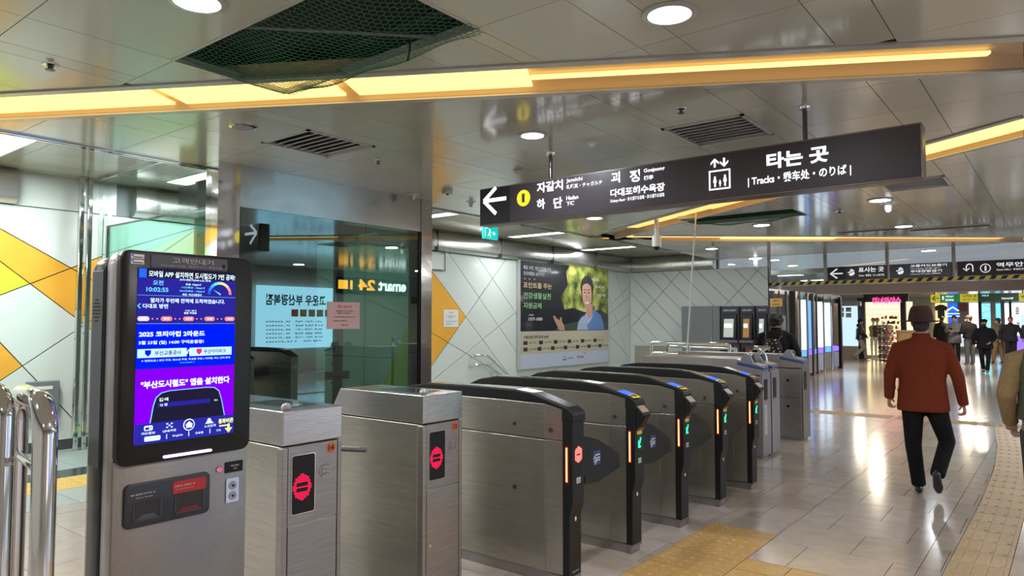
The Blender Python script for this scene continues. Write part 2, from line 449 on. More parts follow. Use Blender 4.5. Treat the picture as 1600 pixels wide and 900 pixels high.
# cove light troughs
def trough(idx, lamps, label, wide):
    (n0, n1), (f0, f1) = T[idx]; t = thing('cove_light', label, 'ceiling light', (n0[0], n0[1], C))
    v = Vector((n1[0]-n0[0], n1[1]-n0[1], 0)).normalized(); n = Vector((-v.y, v.x, 0))
    if (Vector((f0[0], f0[1], 0))-Vector((n0[0], n0[1], 0))).dot(n) < 0: n = -n
    def q3(p, z, o=0): return Vector((p[0], p[1], z))+n*o
    H = .10
    MB().prism([q3(n0, C+H), q3(n1, C+H), q3(f1, C+H), q3(f0, C+H)], (0, 0, .02)).build('trough_roof', TROF, t)
    for a, b, s in ((n0, n1, -1), (f0, f1, 1)):
        MB().prism([q3(a, C), q3(b, C), q3(b, C, s*.02), q3(a, C, s*.02)], (0, 0, H+.02)).build('trough_side', TROF, t)
        MB().prism([q3(a, C-.012), q3(b, C-.012), q3(b, C-.012, s*.07), q3(a, C-.012, s*.07)], (0, 0, .018)).build('trough_flange', FRAME, t)
    W = (Vector((f0[0], f0[1], 0))-Vector((n0[0], n0[1], 0))).dot(n)
    P0 = Vector((n0[0], n0[1], 0)); LN = (Vector((n1[0], n1[1], 0))-P0).length
    for s0, s1, a, b, m, h in lamps:
        A = P0+v*(s0*LN); B = P0+v*(s1*LN)
        MB().prism([A+n*(a*W)+Vector((0, 0, C+h)), B+n*(a*W)+Vector((0, 0, C+h)), B+n*(b*W)+Vector((0, 0, C+h)), A+n*(b*W)+Vector((0, 0, C+h))], (0, 0, .02)).build('diffuser', m, t)
    return t
trough(1, [(.01, .29, .03, .97, WARM, .035), (.302, .462, .03, .97, WARM, .035), (.475, .635, .03, .97, WARM, .035), (.635, 1, .74, .84, WARM, .06)], 'long amber cove light trough crossing above the kiosk and hanging sign', True)
trough(2, [(.0, .33, .1, .9, WARM, .035), (.35, .62, .3, .9, WARMS, .05), (.62, .9, .2, .8, WARMS, .05)], 'amber cove light trough running away behind the right end of the hanging sign', True)
trough(3, [(.25, .55, .1, .95, WARM, .03), (.55, 1, .3, .9, WARMS, .05), (0, .25, .6, .9, WARMS, .05)], 'farthest thin amber cove light line across the ceiling', False)
# louvred vents
for k, (x0, x1, y0, y1) in enumerate(HOLES[2:]):
    t = thing('ceiling_vent', ['square louvred ceiling vent above the ticket gates at left', 'square louvred ceiling vent just above the hanging sign', 'louvred ceiling vent behind the right end of the hanging sign'][k], 'vent', (x0, y0, C))
    mb = MB(); e = .03
    mb.box(x0, x1, y0, y0+e, C-.01, C+.03).box(x0, x1, y1-e, y1, C-.01, C+.03).box(x0, x0+e, y0, y1, C-.01, C+.03).box(x1-e, x1, y0, y1, C-.01, C+.03); mb.build('vent_frame', FRAME, t)
    MB().box(x0, x1, y0, y1, C+.14, C+.16).build('vent_back', BLACKM, t)
    for i in range(8):
        yy = y0+e+(i+.5)*(y1-y0-2*e)/8
        MB().prism([(x0+e, yy-.030, C+.0), (x0+e, yy+.012, C+.034), (x0+e, yy+.015, C+.031), (x0+e, yy-.027, C-.004)], (x1-x0-2*e, 0, 0)).build('louvre_blade', mat('louvre_white', (.72, .72, .74), .4), t)
for (px, py) in ((1483, 355), (1365, 359)):
    p = PZ(px, py, C); t = thing('ceiling_slot', 'thin dark slot diffuser in the far ceiling, '+('right one' if px > 1400 else 'left one'), 'vent', (p.x, p.y, C-.02))
    MB().box(p.x-.6, p.x+.6, p.y-.06, p.y+.06, C-.02, C).build('slot', BLACKM, t); MB().box(p.x-.63, p.x+.63, p.y-.08, p.y+.08, C-.012, C).build('slot_frame', FRAME, t)
# green safety nets
GREEN = mat('green_net', (.02, .17, .07), .6); DARKV = mat('ceiling_void', (.01, .012, .012), .9)
def net(x0, x1, y0, y1, sag, pitch, label, clipl=None, ext=0):
    t = thing('safety_net', label, 'net', (x0, y0, C))
    MB().box(x0-.02, x1+.02, y0-.02, y1+.02, C+.2, C+.22).build('void', DARKV, t)
    mb = MB().box(x0, x1, y0-.02, y0, C-.004, C+.05).box(x0, x1, y1, y1+.02, C-.004, C+.05).box(x1, x1+.02, y0, y1, C-.004, C+.05).box(x0-.02, x0, y0, y1, C-.004, C+.05)
    mb.build('opening_frame', FRAME, t)
    mb = MB(); a = pitch; hx = a*.5; n = 0
    def Z(x, y):
        u = (x-x0)/(x1-x0); v = (y-y0)/(y1+ext-y0); u = min(max(u, 0), 1); v = min(max(v, 0), 1)
        return C+.02-sag*(math.sin(PI*u)**.6)*(math.sin(PI*v**1.3)**.6)+.012*math.sin(x*9+y*5)-.02*v
    def P(i, j, k):
        x = x0+i*a+(j % 2)*a*.5; y = y0+j*a*.78
        return (x, y+k*a*.22)
    X = int((x1-x0)/a)+1; Y = int((y1+ext-y0)/(a*.78))+1
    def ok(p): return x0-.02 <= p[0] <= x1+.02 and y0-.02 <= p[1] <= y1+ext+.02
    def seg(p, q):
        if ok(p) and ok(q):
            A = Vector((*p, Z(*p))); B = Vector((*q, Z(*q))); mb.tube([A, B], .0021, 3, cap=False)
    for i in range(-1, X+1):
        for j in range(Y+1):
            top = P(i, j, 1); bot = P(i, j, -1); seg(bot, top)
            if j < Y:
                o = 0 if j % 2 == 0 else 1
                seg(top, P(i-1+o, j+1, -1)); seg(top, P(i+o, j+1, -1))
    mb.build('mesh_cord', GREEN, t)
    return t
nt = net(*HOLES[0], .11, .042, 'large sagging green safety net in the ceiling opening nearest the camera', ext=.06)
MB().tube([PZ(641, 62, C-.05), PZ(640, 80, C-.14), PZ(637, 95, C-.2)], .006, 6).build('hanging_cord', BLACKM, nt)
MB().tube([(-3.9, 2.2, C+.1), (-2.9, 2.95, C+.02)], .012, 6).build('support_bar', MGREY, nt)
net(*HOLES[1], .1, .05, 'smaller dark green net in the ceiling opening below the hanging sign')
# downlights
def downlight(px, py, r, on, label, z=C, power=18):
    p = PZ(px, py, z); t = thing('downlight', label, 'ceiling light', (p.x, p.y, z), group=None)
    MB().lathe((p.x, p.y, z), [(r*1.28, -.002), (r*1.28, -.012), (r*1.02, -.016), (r*1.0, .0), (r*.9, .002)], 28).build('trim_ring', FRAME if on else CHROME, t, smooth=True)
    MB().lathe((p.x, p.y, z-.013), [(r*.99, .0), (r*.99, -.002)], 28).build('lens', LAMP if on else mat('dead_lens', (.35, .35, .36), .2), t)
    if on:
        area('downlight_beam', (p.x, p.y, z-.03), r*2, power, (.9, .92, 1), shape='DISK')
downlight(308, 0, .115, True, 'bright round downlight at the top edge above the kiosk')
downlight(1046, 20, .115, True, 'large bright round downlight at the top, above the sign')
downlight(832, 210, .10, True, 'bright round downlight beside the left hanger of the sign')
downlight(380, 197, .09, False, 'unlit round downlight above the glass booth')
downlight(929, 340, .12, True, 'lit round downlight just under the left half of the hanging sign')
downlight(1375, 312, .13, True, 'lit round downlight with a white speaker bulb beside it')
downlight(1190, 351, .13, True, 'small lit downlight beneath the sign near the far green net')
downlight(1412, 353, .13, True, 'small lit downlight in the far ceiling left of the thin slot')
downlight(1112, 388, .13, True, 'small lit downlight next to the far cove light line')
downlight(1451, 391, .15, True, 'small lit downlight above the far signs, over the centre sign')
downlight(1180, 403, .16, True, 'lit downlight next to the glass portal screen')
downlight(1208, 406, .16, True, 'farthest lit downlight at the post of the glass portal screen')
# little ceiling fittings
def sprinkler(px, py, label, z=C, s=1):
    p = PZ(px, py, z); t = thing('sprinkler', label, 'sprinkler', (p.x, p.y, z))
    MB().lathe((p.x, p.y, z), [(.042*s, 0), (.04*s, -.006), (.02*s, -.01), (.018*s, 0)], 16).build('escutcheon', CHROME, t, smooth=True)
    MB().lathe((p.x, p.y, z), [(.014*s, -.004), (.012*s, -.03), (.024*s, -.034), (.024*s, -.037)], 12).build('head', mat('sprinkler_bronze', (.12, .1, .09), .35, .8), t, smooth=True)
for k, (px, py, s, lb) in enumerate([(79, 101, 1.2, 'sprinkler head in the panel left of the net'), (591, 251, 1, 'sprinkler head right of the left vent'), (1064, 170, 1.1, 'sprinkler head above the vent over the sign'), (1312, 330, 1.4, 'tiny sprinkler left of the white bulb speaker'), (1086, 361, 1.4, 'tiny sprinkler just before the far cove line'), (1114, 380, 1.4, 'tiny sprinkler behind the far cove line')]): sprinkler(px, py, lb, s=s)
def detector(px, py, label, z=C, s=1):
    p = PZ(px, py, z); t = thing('smoke_detector', label, 'smoke detector', (p.x, p.y, z))
    MB().lathe((p.x, p.y, z), [(.05*s, 0), (.05*s, -.02), (.032*s, -.034), (.03*s, -.045), (.01*s, -.046)], 18).build('housing', WHITE, t, smooth=True)
    MB().lathe((p.x, p.y, z), [(.056*s, 0), (.056*s, -.006)], 18).build('base_plate', FRAME, t)
for px, py, lb in ((925, 221, 'flat round detector above the sign'), (810, 266, 'small detector left of the sign hanger')): detector(px, py, lb)
def bulb_speaker(px, py, label, s=1):
    p = PZ(px, py, C); t = thing('dome_camera', label, 'dome camera', (p.x, p.y, C))
    MB().lathe((p.x, p.y, C), [(.13*s, 0), (.13*s, -.008*s), (.05*s, -.02*s), (.047*s, -.08*s), (.032*s, -.13*s), (.005*s, -.145*s)], 20).build('dome', WHITE, t, smooth=True)
for px, py, lb, s in ((646, 303, 'small white flanged dome camera over the booth pillar', .55), (736, 315, 'small white flanged dome camera left of the sign end', .55), (1388, 317, 'white flanged dome camera beside the lit downlight', 1.0)): bulb_speaker(px, py, lb, s)
p = PY(1026, 372, 10.5); t = thing('dome_camera', 'white cylindrical surveillance camera hanging from ceiling with black dome', 'dome camera', (p.x, p.y, C))
MB().lathe((p.x, p.y, C), [(.035, 0), (.035, -.28)], 14).build('stem', WHITE, t, smooth=True)
MB().lathe((p.x, p.y, C), [(.07, -.26), (.075, -.28), (.075, -.43), (.07, -.45)], 20).build('housing', WHITE, t, smooth=True)
MB().ball((p.x, p.y, C-.45), (.055, .055, .06)).build('dome', BLACK, t, smooth=True)
p = PZ(699, 297, C); t = thing('ceiling_sensor', 'small square white sensor left of the hanging sign', 'sensor', (p.x, p.y, C)); MB().box(p.x-.05, p.x+.05, p.y-.05, p.y+.05, C-.05, C).build('housing', WHITE, t, bevel=.008); MB().lathe((p.x, p.y, C-.05), [(.02, 0), (.015, -.015)], 12).build('lens', BLACK, t)
p0, p1 = PY(1088, 374, 10.3), PY(1073, 530, 9.5); t = thing('leaning_pole', 'thin white cable pole rising behind the gates to the ceiling', 'pole', (p1.x, p1.y, 1.2)); MB().tube([(p1.x, p1.y, 1.15), (p0.x, p0.y, C)], .012, 8).build('pole', WHITE, t)
# ---------------- ceiling edge and raised back ceiling
XE, ZB = -7.25, 3.42
tr = MB()
for k in range(4): tr.box(XE-.03*k-.02, XE-.03*k, -4, 18.45, C-.005-.012*(k % 2), C+.06+.02*k)
struct(tr.build('trim_1', CHROME))
bc = struct(MB().box(-10.6, XE-.08, -4, 18.5, ZB+.02, ZB+.12).build('ceiling_back', MGREY)); bc.name = 'ceiling.001'
lights = [(-9.2, -7.8, 1.95, 2.56), (-9.2, -7.8, 4.35, 4.75), (-9.2, -7.8, 8.5, 8.8), (-9.4, -8.0, 11.75, 12.05), (-9.7, -8.2, 15.1, 15.4)]
def backpanel(P):
    ps = [P]
    for L in lights:
        o = []
        for q in ps: o += subtract(q, *L)
        ps = o
    return ps
x_edges = [-10.0, -9.35, -8.65, -7.95, XE-.08]; y = -.9
while y < 18.3:
    for a, b in zip(x_edges, x_edges[1:]):
        for q in backpanel([(a, y), (b, y), (b, min(y+1.2, 18.4)), (a, min(y+1.2, 18.4))]):
            q = inset(q, .003)
            if len(q) > 2: MB().prism([(p[0], p[1], ZB) for p in q], (0, 0, .018)).build('ceiling_panel', PANEL, bc)
    y += 1.2
for k, (x0, x1, y0, y1) in enumerate(lights):
    t = thing('panel_light', ['broad bright ceiling light panel at far left', 'bright ceiling light panel above the glass booth', 'fluorescent ceiling light right of the booth pillar', 'long fluorescent light beside the exit sign, over the poster', 'farthest long fluorescent light near the room corner'][k], 'ceiling light', (x0, y0, ZB))
    MB().box(x0+.02, x1-.02, y0+.02, y1-.02, ZB+.0, ZB+.01).build('diffuser', LAMPF, t)
    mb = MB().box(x0, x1, y0, y0+.02, ZB-.01, ZB+.02).box(x0, x1, y1-.02, y1, ZB-.01, ZB+.02).box(x0, x0+.02, y0, y1, ZB-.01, ZB+.02).box(x1-.02, x1, y0, y1, ZB-.01, ZB+.02); mb.build('light_frame', FRAME, t)
    area('panel_glow', ((x0+x1)/2, (y0+y1)/2, ZB-.03), x1-x0, 70 if k < 2 else 30, (.9, .98, 1), sy=y1-y0)
# ================================================================ WALLS
XW, YW = -9.9, 18.1
def wq(px, py): p = PX(px, py, XW); return (p.y, p.z)
ZT = 3.0
def paneled(name, poly, lines, colour, to3, normal, mats, th=.02):
    base = struct(MB().prism([to3(p, -.05) for p in poly], Vector(normal)*.045).build(name, GROUT))
    polys = [poly]
    for l in lines:
        if len(l) == 2: polys = split(polys, *l)
        else:
            keep = [P for P in polys if not l[2](cent(P))]; polys = keep+split([P for P in polys if l[2](cent(P))], l[0], l[1])
    for P in polys:
        c = colour(cent(P)); q = inset(P, .006)
        if len(q) > 2: MB().prism([to3(p, 0) for p in q], Vector(normal)*th).build('wall_panel', mats[c], base)
    return base
ya = wq(160, 400)[0]
inA = lambda c: c[0] < ya
inB = lambda c: ya <= c[0] < 7.3
inC = lambda c: c[0] >= 7.3
inC2 = lambda c: 7.3 <= c[0] < 12.78
L = [((ya, 0), (ya, 3)), ((7.3, 0), (7.3, 3)), ((12.78, 0), (12.78, 3)), ((16.85, 0), (16.85, 3)), ((9.45, 0), (9.45, 3))]
for a, b in (((0, 357), (113, 420)), ((0, 408), (112, 492)), ((48, 443), (108, 420)), ((0, 535), (60, 598)), ((38, 570), (109, 523))): L.append((wq(*a), wq(*b), inA))
L.append(((2.3, 0), (2.3, 3), inA)); L.append(((.6, 0), (.6, 3), inA)); inZ = lambda c: c[0] < 2.3
L.append(((2.3, .4), (.2, 2.9), inZ)); L.append(((2.4, 2.2), (.2, .4), inZ))
for a, b in (((216, 382), (315, 353)), ((262, 389), (315, 353))): L.append((wq(*a), wq(*b), inB))
L.append(((5.6, 0), (5.9, 3), inB))
inC3 = lambda c: 9.45 <= c[0] < 12.78
inC4 = lambda c: 7.3 <= c[0] < 9.45
for a, b in (((675, 423), (728, 495)), ((673, 575), (728, 495)), ((728, 495), (788, 410)), ((702, 397), (778, 508)), ((747, 402), (800, 480)), ((673, 597), (728, 552)), ((675, 520), (728, 552))): L.append((wq(*a), wq(*b), inC3))
L.append((wq(622, 545), wq(647, 483), inC4)); L.append((wq(622, 490), wq(652, 504), inC4))
inD = lambda c: c[0] >= 12.78
for a, b in (((948, 483), (987, 443)), ((950, 457), (972, 530)), ((966, 440), (984, 500)), ((820, 600), (850, 575)), ((850, 590), (870, 575)), ((948, 520), (985, 560))): L.append((wq(*a), wq(*b), inD))
cols = [('o', [(-200, 260), (0, 357), (113, 420), (48, 443), (0, 408), (-200, 330)]), ('o', [(48, 443), (113, 420), (155, 405), (160, 530), (112, 492)]), ('g', [(0, 408), (48, 443), (0, 459), (-60, 480), (-60, 370)]),
        ('o', [(-80, 460), (0, 535), (38, 570), (0, 600), (-80, 640)]), ('o', [(216, 382), (315, 353), (262, 389)]), ('g', [(262, 389), (315, 353), (335, 353), (335, 420), (262, 420)]), ('o', [(640, 400), (675, 423), (728, 495), (673, 575), (640, 590)]),
        ('g', [(647, 483), (622, 545), (600, 620), (658, 620), (658, 500)]), ('o', [(600, 420), (640, 440), (647, 483), (622, 545), (600, 500)])]
cols = [(c, [wq(*p) for p in P]) for c, P in cols]
def colW(c):
    for k, P in cols:
        if inpoly(c, P): return k
    return 'w'
wl = paneled('wall_left', [(-1.2, .12), (18.1, .12), (18.1, ZT), (-1.2, ZT)], L, colW, lambda p, o: Vector((XW+o-.02, p[0], p[1])), (1, 0, 0), {'w': WPAN, 'o': WORA, 'g': WGRN})
struct(MB().box(XW-.06, XW+.005, -1.2, 18.1, 0, .12).build('baseboard_left', DGREY))
def fq(px, py): p = PY(px, py, YW); return (p.x, p.z)
L = []
a0 = fq(1013, 431.7); dx = .52
for k in range(-4, 12): L.append(((a0[0]+dx*k, a0[1]), (a0[0]+dx*k+1, a0[1]-.98)))
b0 = fq(990, 507); 
for k in range(0, 4): L.append(((b0[0]+2.2*k, b0[1]), (b0[0]+2.2*k+1, b0[1]+1.0)))
paneled('wall_back', [(-9.9, .12), (-5.95, .12), (-5.95, ZT), (-9.9, ZT)], L, lambda c: 'w', lambda p, o: Vector((p[0], YW-o+.02, p[1])), (0, -1, 0), {'w': WPAN2})
struct(MB().box(-9.9, -5.95, YW-.01, YW+.05, 0, .12).build('baseboard_back', DGREY))
# curved stainless cornice above the panels
CORN = mat('cornice_steel', (.50, .49, .45), .24, .9, noise=.1, nscale=2, bump=.25, bscale=2.5)
prof = [(0, ZT+.0), (.10, ZT+.02), (.16, ZT+.08), (.17, ZT+.2), (.15, ZT+.36), (.10, ZT+.42)]
def cornice(y0, y1, nm='trim_2'):
    mb = MB(); pts = [(XW-.05, y0, ZT)]+[(XW+a, y0, z) for a, z in prof]+[(XW-.05, y0, ZT+.42)]
    return struct(mb.prism(pts, (0, y1-y0, 0)).build(nm, CORN, smooth=True))
cornice(-1.2, 2.9); MB(); struct(MB().box(XW-.05, XW+.03, 2.9, 4.05, ZT, ZT+.42).build('trim_3', WPAN)); cornice(4.25, 18.1)
struct(MB().box(XW-.06, XW+.0, 4.05, 4.25, ZT, ZT+.42).build('trim_4', DGREY))
for yy in (6, 8, 10, 12, 14, 16): struct(MB().box(XW-.02, XW+.175, yy, yy+.006, ZT, ZT+.41).build('trim_5', DGREY))
pts = [(-9.9, YW+.05, ZT)]+[(-9.9, YW-a, z) for a, z in prof]+[(-9.9, YW+.05, ZT+.42)]
struct(MB().prism(pts, (2.55, 0, 0)).build('trim_6', CORN, smooth=True))
# side and rear enclosure of the hall, outside the frame
struct(MB().box(5.6, 5.7, -4, 44, 0, C+.3).build('wall_right', mat('wall_plain', (.55, .54, .52), .4)))
struct(MB().box(-10.4, 5.7, -4.1, -4, 0, 3.6).build('wall_rear', mat('wall_plain', (.55, .54, .52), .4)))
# chrome posts and glass partition left of booth
t = thing('chrome_posts', 'pair of tall chrome posts against the orange and white wall', 'post', (-9.7, 3.7, 0))
for px in (119, 132):
    p = PX(px, 600, -9.72); MB().box(p.x-.035, p.x+.035, p.y-.03, p.y+.03, 0, ZB).build('post', CHROME, t, bevel=.012)
# ================================================================ GLASS BOOTH (lift shaft)
XB, Y0B, Y1B, HB = -6.9, 3.84, 6.74, 2.82
GB = glassmat('booth_glass', (.27, .43, .37), .20); GB2 = glassmat('booth_glass_side', (.62, .88, .80), .02)
CLG = glassmat('clear_glass', (.93, .97, .96), .02)
bt = thing('glass_booth', 'dark green glass lift enclosure with chrome corner pillars behind the kiosk', 'lift enclosure', (XB, Y0B, 0))
MB().box(XB-.012, XB, Y0B+.24, Y1B-.95, .1, HB).build('glass_pane', GB, bt); MB().box(XB-.012, XB, Y1B-.945, Y1B-.03, .1, HB).build('glass_pane', GB, bt)
MB().box(-9.6, XB-.02, Y0B, Y0B+.012, .1, HB-.02).build('glass_pane', GB2, bt)
tag(MB().box(-9.6, XB-.02, Y0B-.004, Y0B+.016, HB-.02, HB).build('top_rail', DGREY, bt))
MB().box(-9.64, -9.6, Y0B-.01, Y0B+.03, 0, HB).build('end_rail', CHROME, bt)
MB().box(XB-.22, XB+.02, Y0B-.03, Y0B+.22, 0, C+.0).build('corner_pillar', CHROME, bt)
MB().box(XB-.22, XB+.03, Y1B, Y1B+.2, 0, C+.0).build('corner_pillar', mat('pillar_chrome', (.6, .58, .56), .12, 1, bump=.15, bscale=3), bt)
MB().box(XB-.03, XB+.012, Y1B-.03, Y1B, 0, HB).build('door_frame', BLACK, bt)
MB().box(XB-.2, XB+.015, Y0B+.22, Y1B, HB, C-.001).build('header', mat('header_steel', (.5, .48, .45), .2, .95, bump=.2, bscale=2), bt)
MB().box(XB-.2, XB+.015, Y0B+.2, Y1B, 0, .1).build('sill', STEELD, bt)
# shaft inside
LS = mat('shaft_steel', (.10, .13, .12), .35, .6)
sh = MB()
for yy, xx in ((4.35, -7.4), (4.9, -7.5), (5.35, -7.45), (5.75, -7.4)): sh.box(xx-.08, xx, yy, yy+.1, 0, 3.2)
sh.build('shaft_post', LS, bt)
MB().box(-8.3, -7.9, 4.3, 5.8, 0, 3.3).build('lift_car', mat('lift_car_green', (.05, .08, .07), .3, .3), bt)
MB().box(-7.55, -7.45, 4.1, 6.0, .85, .95).build('shaft_rail', LS, bt)
MB().box(-8.3, -7.0, 4.1, 6.6, 2.85, 3.2).build('shaft_head', BLACKM, bt)
t = thing('clear_glass_screen', 'clear full height glass screen left of the booth pillar', 'glass screen', (-9.6, Y0B-.1, 0))
MB().box(-9.62, XB-.25, Y0B-.11, Y0B-.1, .05, ZB-.005).build('glass_pane', CLG, t)
MB().box(-9.62, XB-.25, Y0B-.12, Y0B-.09, ZB-.03, ZB-.002).build('head_channel', CHROME, t); MB().box(-9.62, XB-.25, Y0B-.12, Y0B-.09, 0, .05).build('sill', CHROME, t)
# notice on booth glass
def sheet(name, label, cat, pts, m, d, lines, th=.002):
    t = thing(name, label, cat, tuple(pts[0])); MB().prism(pts, Vector(d)*th).build('paper', m, t); return t
def sx(px, py, X): return PX(px, py, X)
PINK = mat('pink_paper', (.72, .47, .47), .6); PAPER = mat('white_paper', (.75, .77, .76), .6); RED = mat('print_red', (.7, .02, .05), .5)
def xsheet(name, label, cat, X, px0, py0, px1, py1, m, th=.003):
    a = PX(px0, py1, X); b = PX(px1, py0, X); za = PX((px0+px1)/2, py1, X).z; zb = PX((px0+px1)/2, py0, X).z
    t = thing(name, label, cat, (X, a.y, za)); MB().box(X, X+th, a.y, b.y, za, zb).build('sheet', m, t); return t, (a.y, b.y, za, zb)
def xtext(body, t, X, box, u0, u1, v0, v1, m, bold=.015, off=.0015, keep=False):
    y0, y1, z0, z1 = box; return text(body, (X, y0+(y1-y0)*u0, z0+(z1-z0)*v0), (0, 1, 0), (0, 0, 1), (y1-y0)*(u1-u0), (z1-z0)*(v1-v0), m, t, bold, off, keep=keep)
t, B = xsheet('notice', 'pink paper notice with red heading on the dark booth glass', 'notice', XB+.002, 511, 472, 562, 514, PINK)
xtext('계단 이용 안내', t, XB+.006, B, .3, .74, .78, .88, RED)
for v, a, b, s in ((.64, .25, .78, '엘리베이터 고장으로 이용이'), (.56, .3, .72, '불편을 드려 죄송합니다'), (.42, .15, .85, '1. 고장 부품 교체 공사 기간 안내'), (.28, .15, .6, '2. 계단을 이용 바랍니다'), (.12, .4, .64, '교통공사')): xtext(s, t, XB+.006, B, a, b, v, v+.05, TXTK)
t, B = xsheet('notice', 'small white paper notice on the yellow wall triangle', 'notice', XW+.004, 693, 484, 716, 511, PAPER)
for v, a, b, s in ((.82, .35, .65, '안내문'), (.6, .2, .8, '시설물 점검 안내'), (.5, .35, .6, '작업 중'), (.3, .1, .9, '기간 3월 23일 까지'), (.15, .15, .6, '교통공사')): xtext(s, t, XW+.009, B, a, b, v, v+.06, TXTK)
# grey wall box at far left
p = PX(42, 640, XW+.01); q = PX(84, 598, XW+.01); t = thing('wall_cabinet', 'small grey wall cabinet beside the near railing at left', 'cabinet', (XW, p.y, .5))
MB().box(XW, XW+.1, 3.08, 3.42, .45, .87).build('body', MGREY, t, bevel=.01); MB().box(XW+.1, XW+.106, 3.16, 3.34, .77, .81).build('name_plate', WHITE, t)
# wayfinding exit sign on back ceiling
p = PX(756, 373, -7.6); q = PX(778, 349, -7.6)
t = thing('exit_sign', 'small teal emergency exit sign hanging below the left end of the big sign', 'exit sign', (-7.6, p.y, p.z))
y0, y1 = p.y, q.y; z0, z1 = 2.985, 3.2
MB().box(-7.64, -7.6, y0, y1, z0, z1).build('housing', mat('exit_teal', (.0, .35, .30), .4, emit=(.0, .75, .65), es=.55), t)
MB().box(-7.625, -7.615, (y0+y1)/2-.01, (y0+y1)/2+.01, z1, ZB).build('hanger', DGREY, t)
WS = emat('exit_white', (.8, 1, .95), 1.2)
cy = (y0+y1)/2
mb = MB(); mb.box(-7.599, -7.597, y0+.03, y0+.04, z0+.03, z1-.03).box(-7.599, -7.597, y0+.03, y0+.12, z1-.04, z1-.03)
mb.ball((-7.598, cy-.03, z1-.06), (.002, .016, .016), 8, 6); mb.tube([(-7.598, cy-.03, z1-.08), (-7.598, cy-.05, z0+.09)], .009, 5); mb.tube([(-7.598, cy-.05, z0+.09), (-7.598, cy-.01, z0+.06), (-7.598, cy-.02, z0+.03)], .007, 5)
mb.tube([(-7.598, cy-.05, z0+.09), (-7.598, cy-.08, z0+.05)], .007, 5); mb.tube([(-7.598, cy-.03, z1-.085), (-7.598, cy+.01, z1-.1)], .006, 5)
mb.prism([(-7.599, cy+.04, cz) for cz in (z0+.1,)]+[(-7.599, cy+.08, z0+.14), (-7.599, cy+.08, z0+.06)], (.002, 0, 0)); mb.box(-7.599, -7.597, cy+.08, cy+.12, z0+.092, z0+.108)
mb.build('running_man_symbol', WS, t)
# small frame sign at pillar (empty white sign box)
t = thing('wall_frame', 'small clear sign frame on wall next to booth pillar', 'sign', (-9.85, 10.3, 2.7)); mb = MB()
y0, z1, y1, z0 = 9.9, 2.98, 10.35, 2.62
mb.box(-9.88, -9.86, y0, y1, z1-.02, z1).box(-9.88, -9.86, y0, y1, z0, z0+.02).box(-9.88, -9.86, y1-.02, y1, z0, z1).box(-9.88, -9.86, y0, y0+.02, z0, z1); mb.build('frame', CHROME, t); MB().box(-9.88, -9.872, y0+.02, y1-.02, z0+.02, z1-.02).build('panel', PAPER, t)
# ================================================================ WALL POSTER (flat print)
X = XW+.07; t, B = xsheet('advertising_poster', 'large health advert poster with smiling man in blue jacket on white wall', 'poster', XW+.02, 810, 414, 947, 570, mat('poster_base', (.50, .55, .66), .25, coat=.5), .05)
y0, y1, z0, z1 = B; za = z0
def pq(u, v, o=0): return (X+o, y0+(y1-y0)*u, z0+(z1-z0)*v)
def pr(name, pts, m, o): return MB().prism([pq(u, v, o) for u, v in pts], (.0015, 0, 0)).build(name, m, t)
mb = MB()
for a, b, c, d in ((-.012, 1.012, 1.0, 1.012), (-.012, 1.012, -.012, 0), (-.012, 0, 0, 1), (1, 1.012, 0, 1)): 
    p, q = pq(a, c), pq(b, d); mb.box(XW+.02, X+.012, p[1], q[1], p[2], q[2])
mb.build('poster_frame', FRAME, t)
m, nt_, b_ = nmat('poster_foliage'); N = nt_.nodes; Lk = nt_.links
tc = N.new('ShaderNodeTexCoord'); nz = N.new('ShaderNodeTexNoise'); nz.inputs['Scale'].default_value = 3.2; nz.inputs['Detail'].default_value = 6; Lk.new(tc.outputs['Object'], nz.inputs[0])
cr = N.new('ShaderNodeValToRGB'); Lk.new(nz.outputs[0], cr.inputs[0]); e = cr.color_ramp.elements; e[0].position = .35; e[0].color = (.03, .05, .02, 1); e[1].position = .68; e[1].color = (.62, .58, .15, 1); x_ = e.new(.5); x_.color = (.22, .26, .05, 1)
Lk.new(cr.outputs[0], b_.inputs['Base Color']); b_.inputs['Roughness'].default_value = .3; MATS['foliage'] = m
PD = mat('print_night', (.012, .013, .02), .25, coat=.5); PBG = mat('print_beige', (.52, .46, .34), .3, coat=.5)
pr('printed_picture', [(0, .34), (1, .34), (1, 1), (0, 1)], PD, .001)
pr('printed_foliage', [(.46, .55), (.42, .68), (.50, .8), (.48, .93), (.52, 1), (1, 1), (1, .5), (.9, .56), (.7, .53), (.55, .57)], m, .003)
pr('printed_lawn', [(.35, .34), (1, .34), (1, .42), (.6, .43), (.4, .39)], mat('print_lawn', (.05, .07, .05), .3), .0035)
pr('printed_band', [(0, .13), (1, .13), (1, .335), (0, .335)], PBG, .001)
SKP = mat('print_skin', (.50, .27, .20), .4)
def ell(cu, cv, ru, rv, n=22, a0=0, a1=2*PI): return [(cu+ru*math.cos(a0+(a1-a0)*k/n), cv+rv*math.sin(a0+(a1-a0)*k/n)) for k in range(n)]
pr('printed_jacket', [(.60, .345), (.62, .43), (.66, .48), (.72, .51), (.77, .54), (.82, .56), (.90, .50), (.93, .43), (.945, .345)], mat('print_blue', (.11, .22, .50), .35), .004)
pr('printed_jacket_front', [(.605, .345), (.625, .43), (.66, .475), (.70, .49), (.74, .345)], mat('print_paleblue', (.35, .42, .55), .35), .005)
pr('printed_shirt', [(.70, .50), (.73, .40), (.77, .44), (.80, .50), (.78, .54), (.72, .53)], mat('print_shirt', (.45, .45, .65), .35), .006)
pr('printed_neck', [(.715, .52), (.74, .45), (.79, .50), (.80, .62), (.72, .60)], SKP, .007)
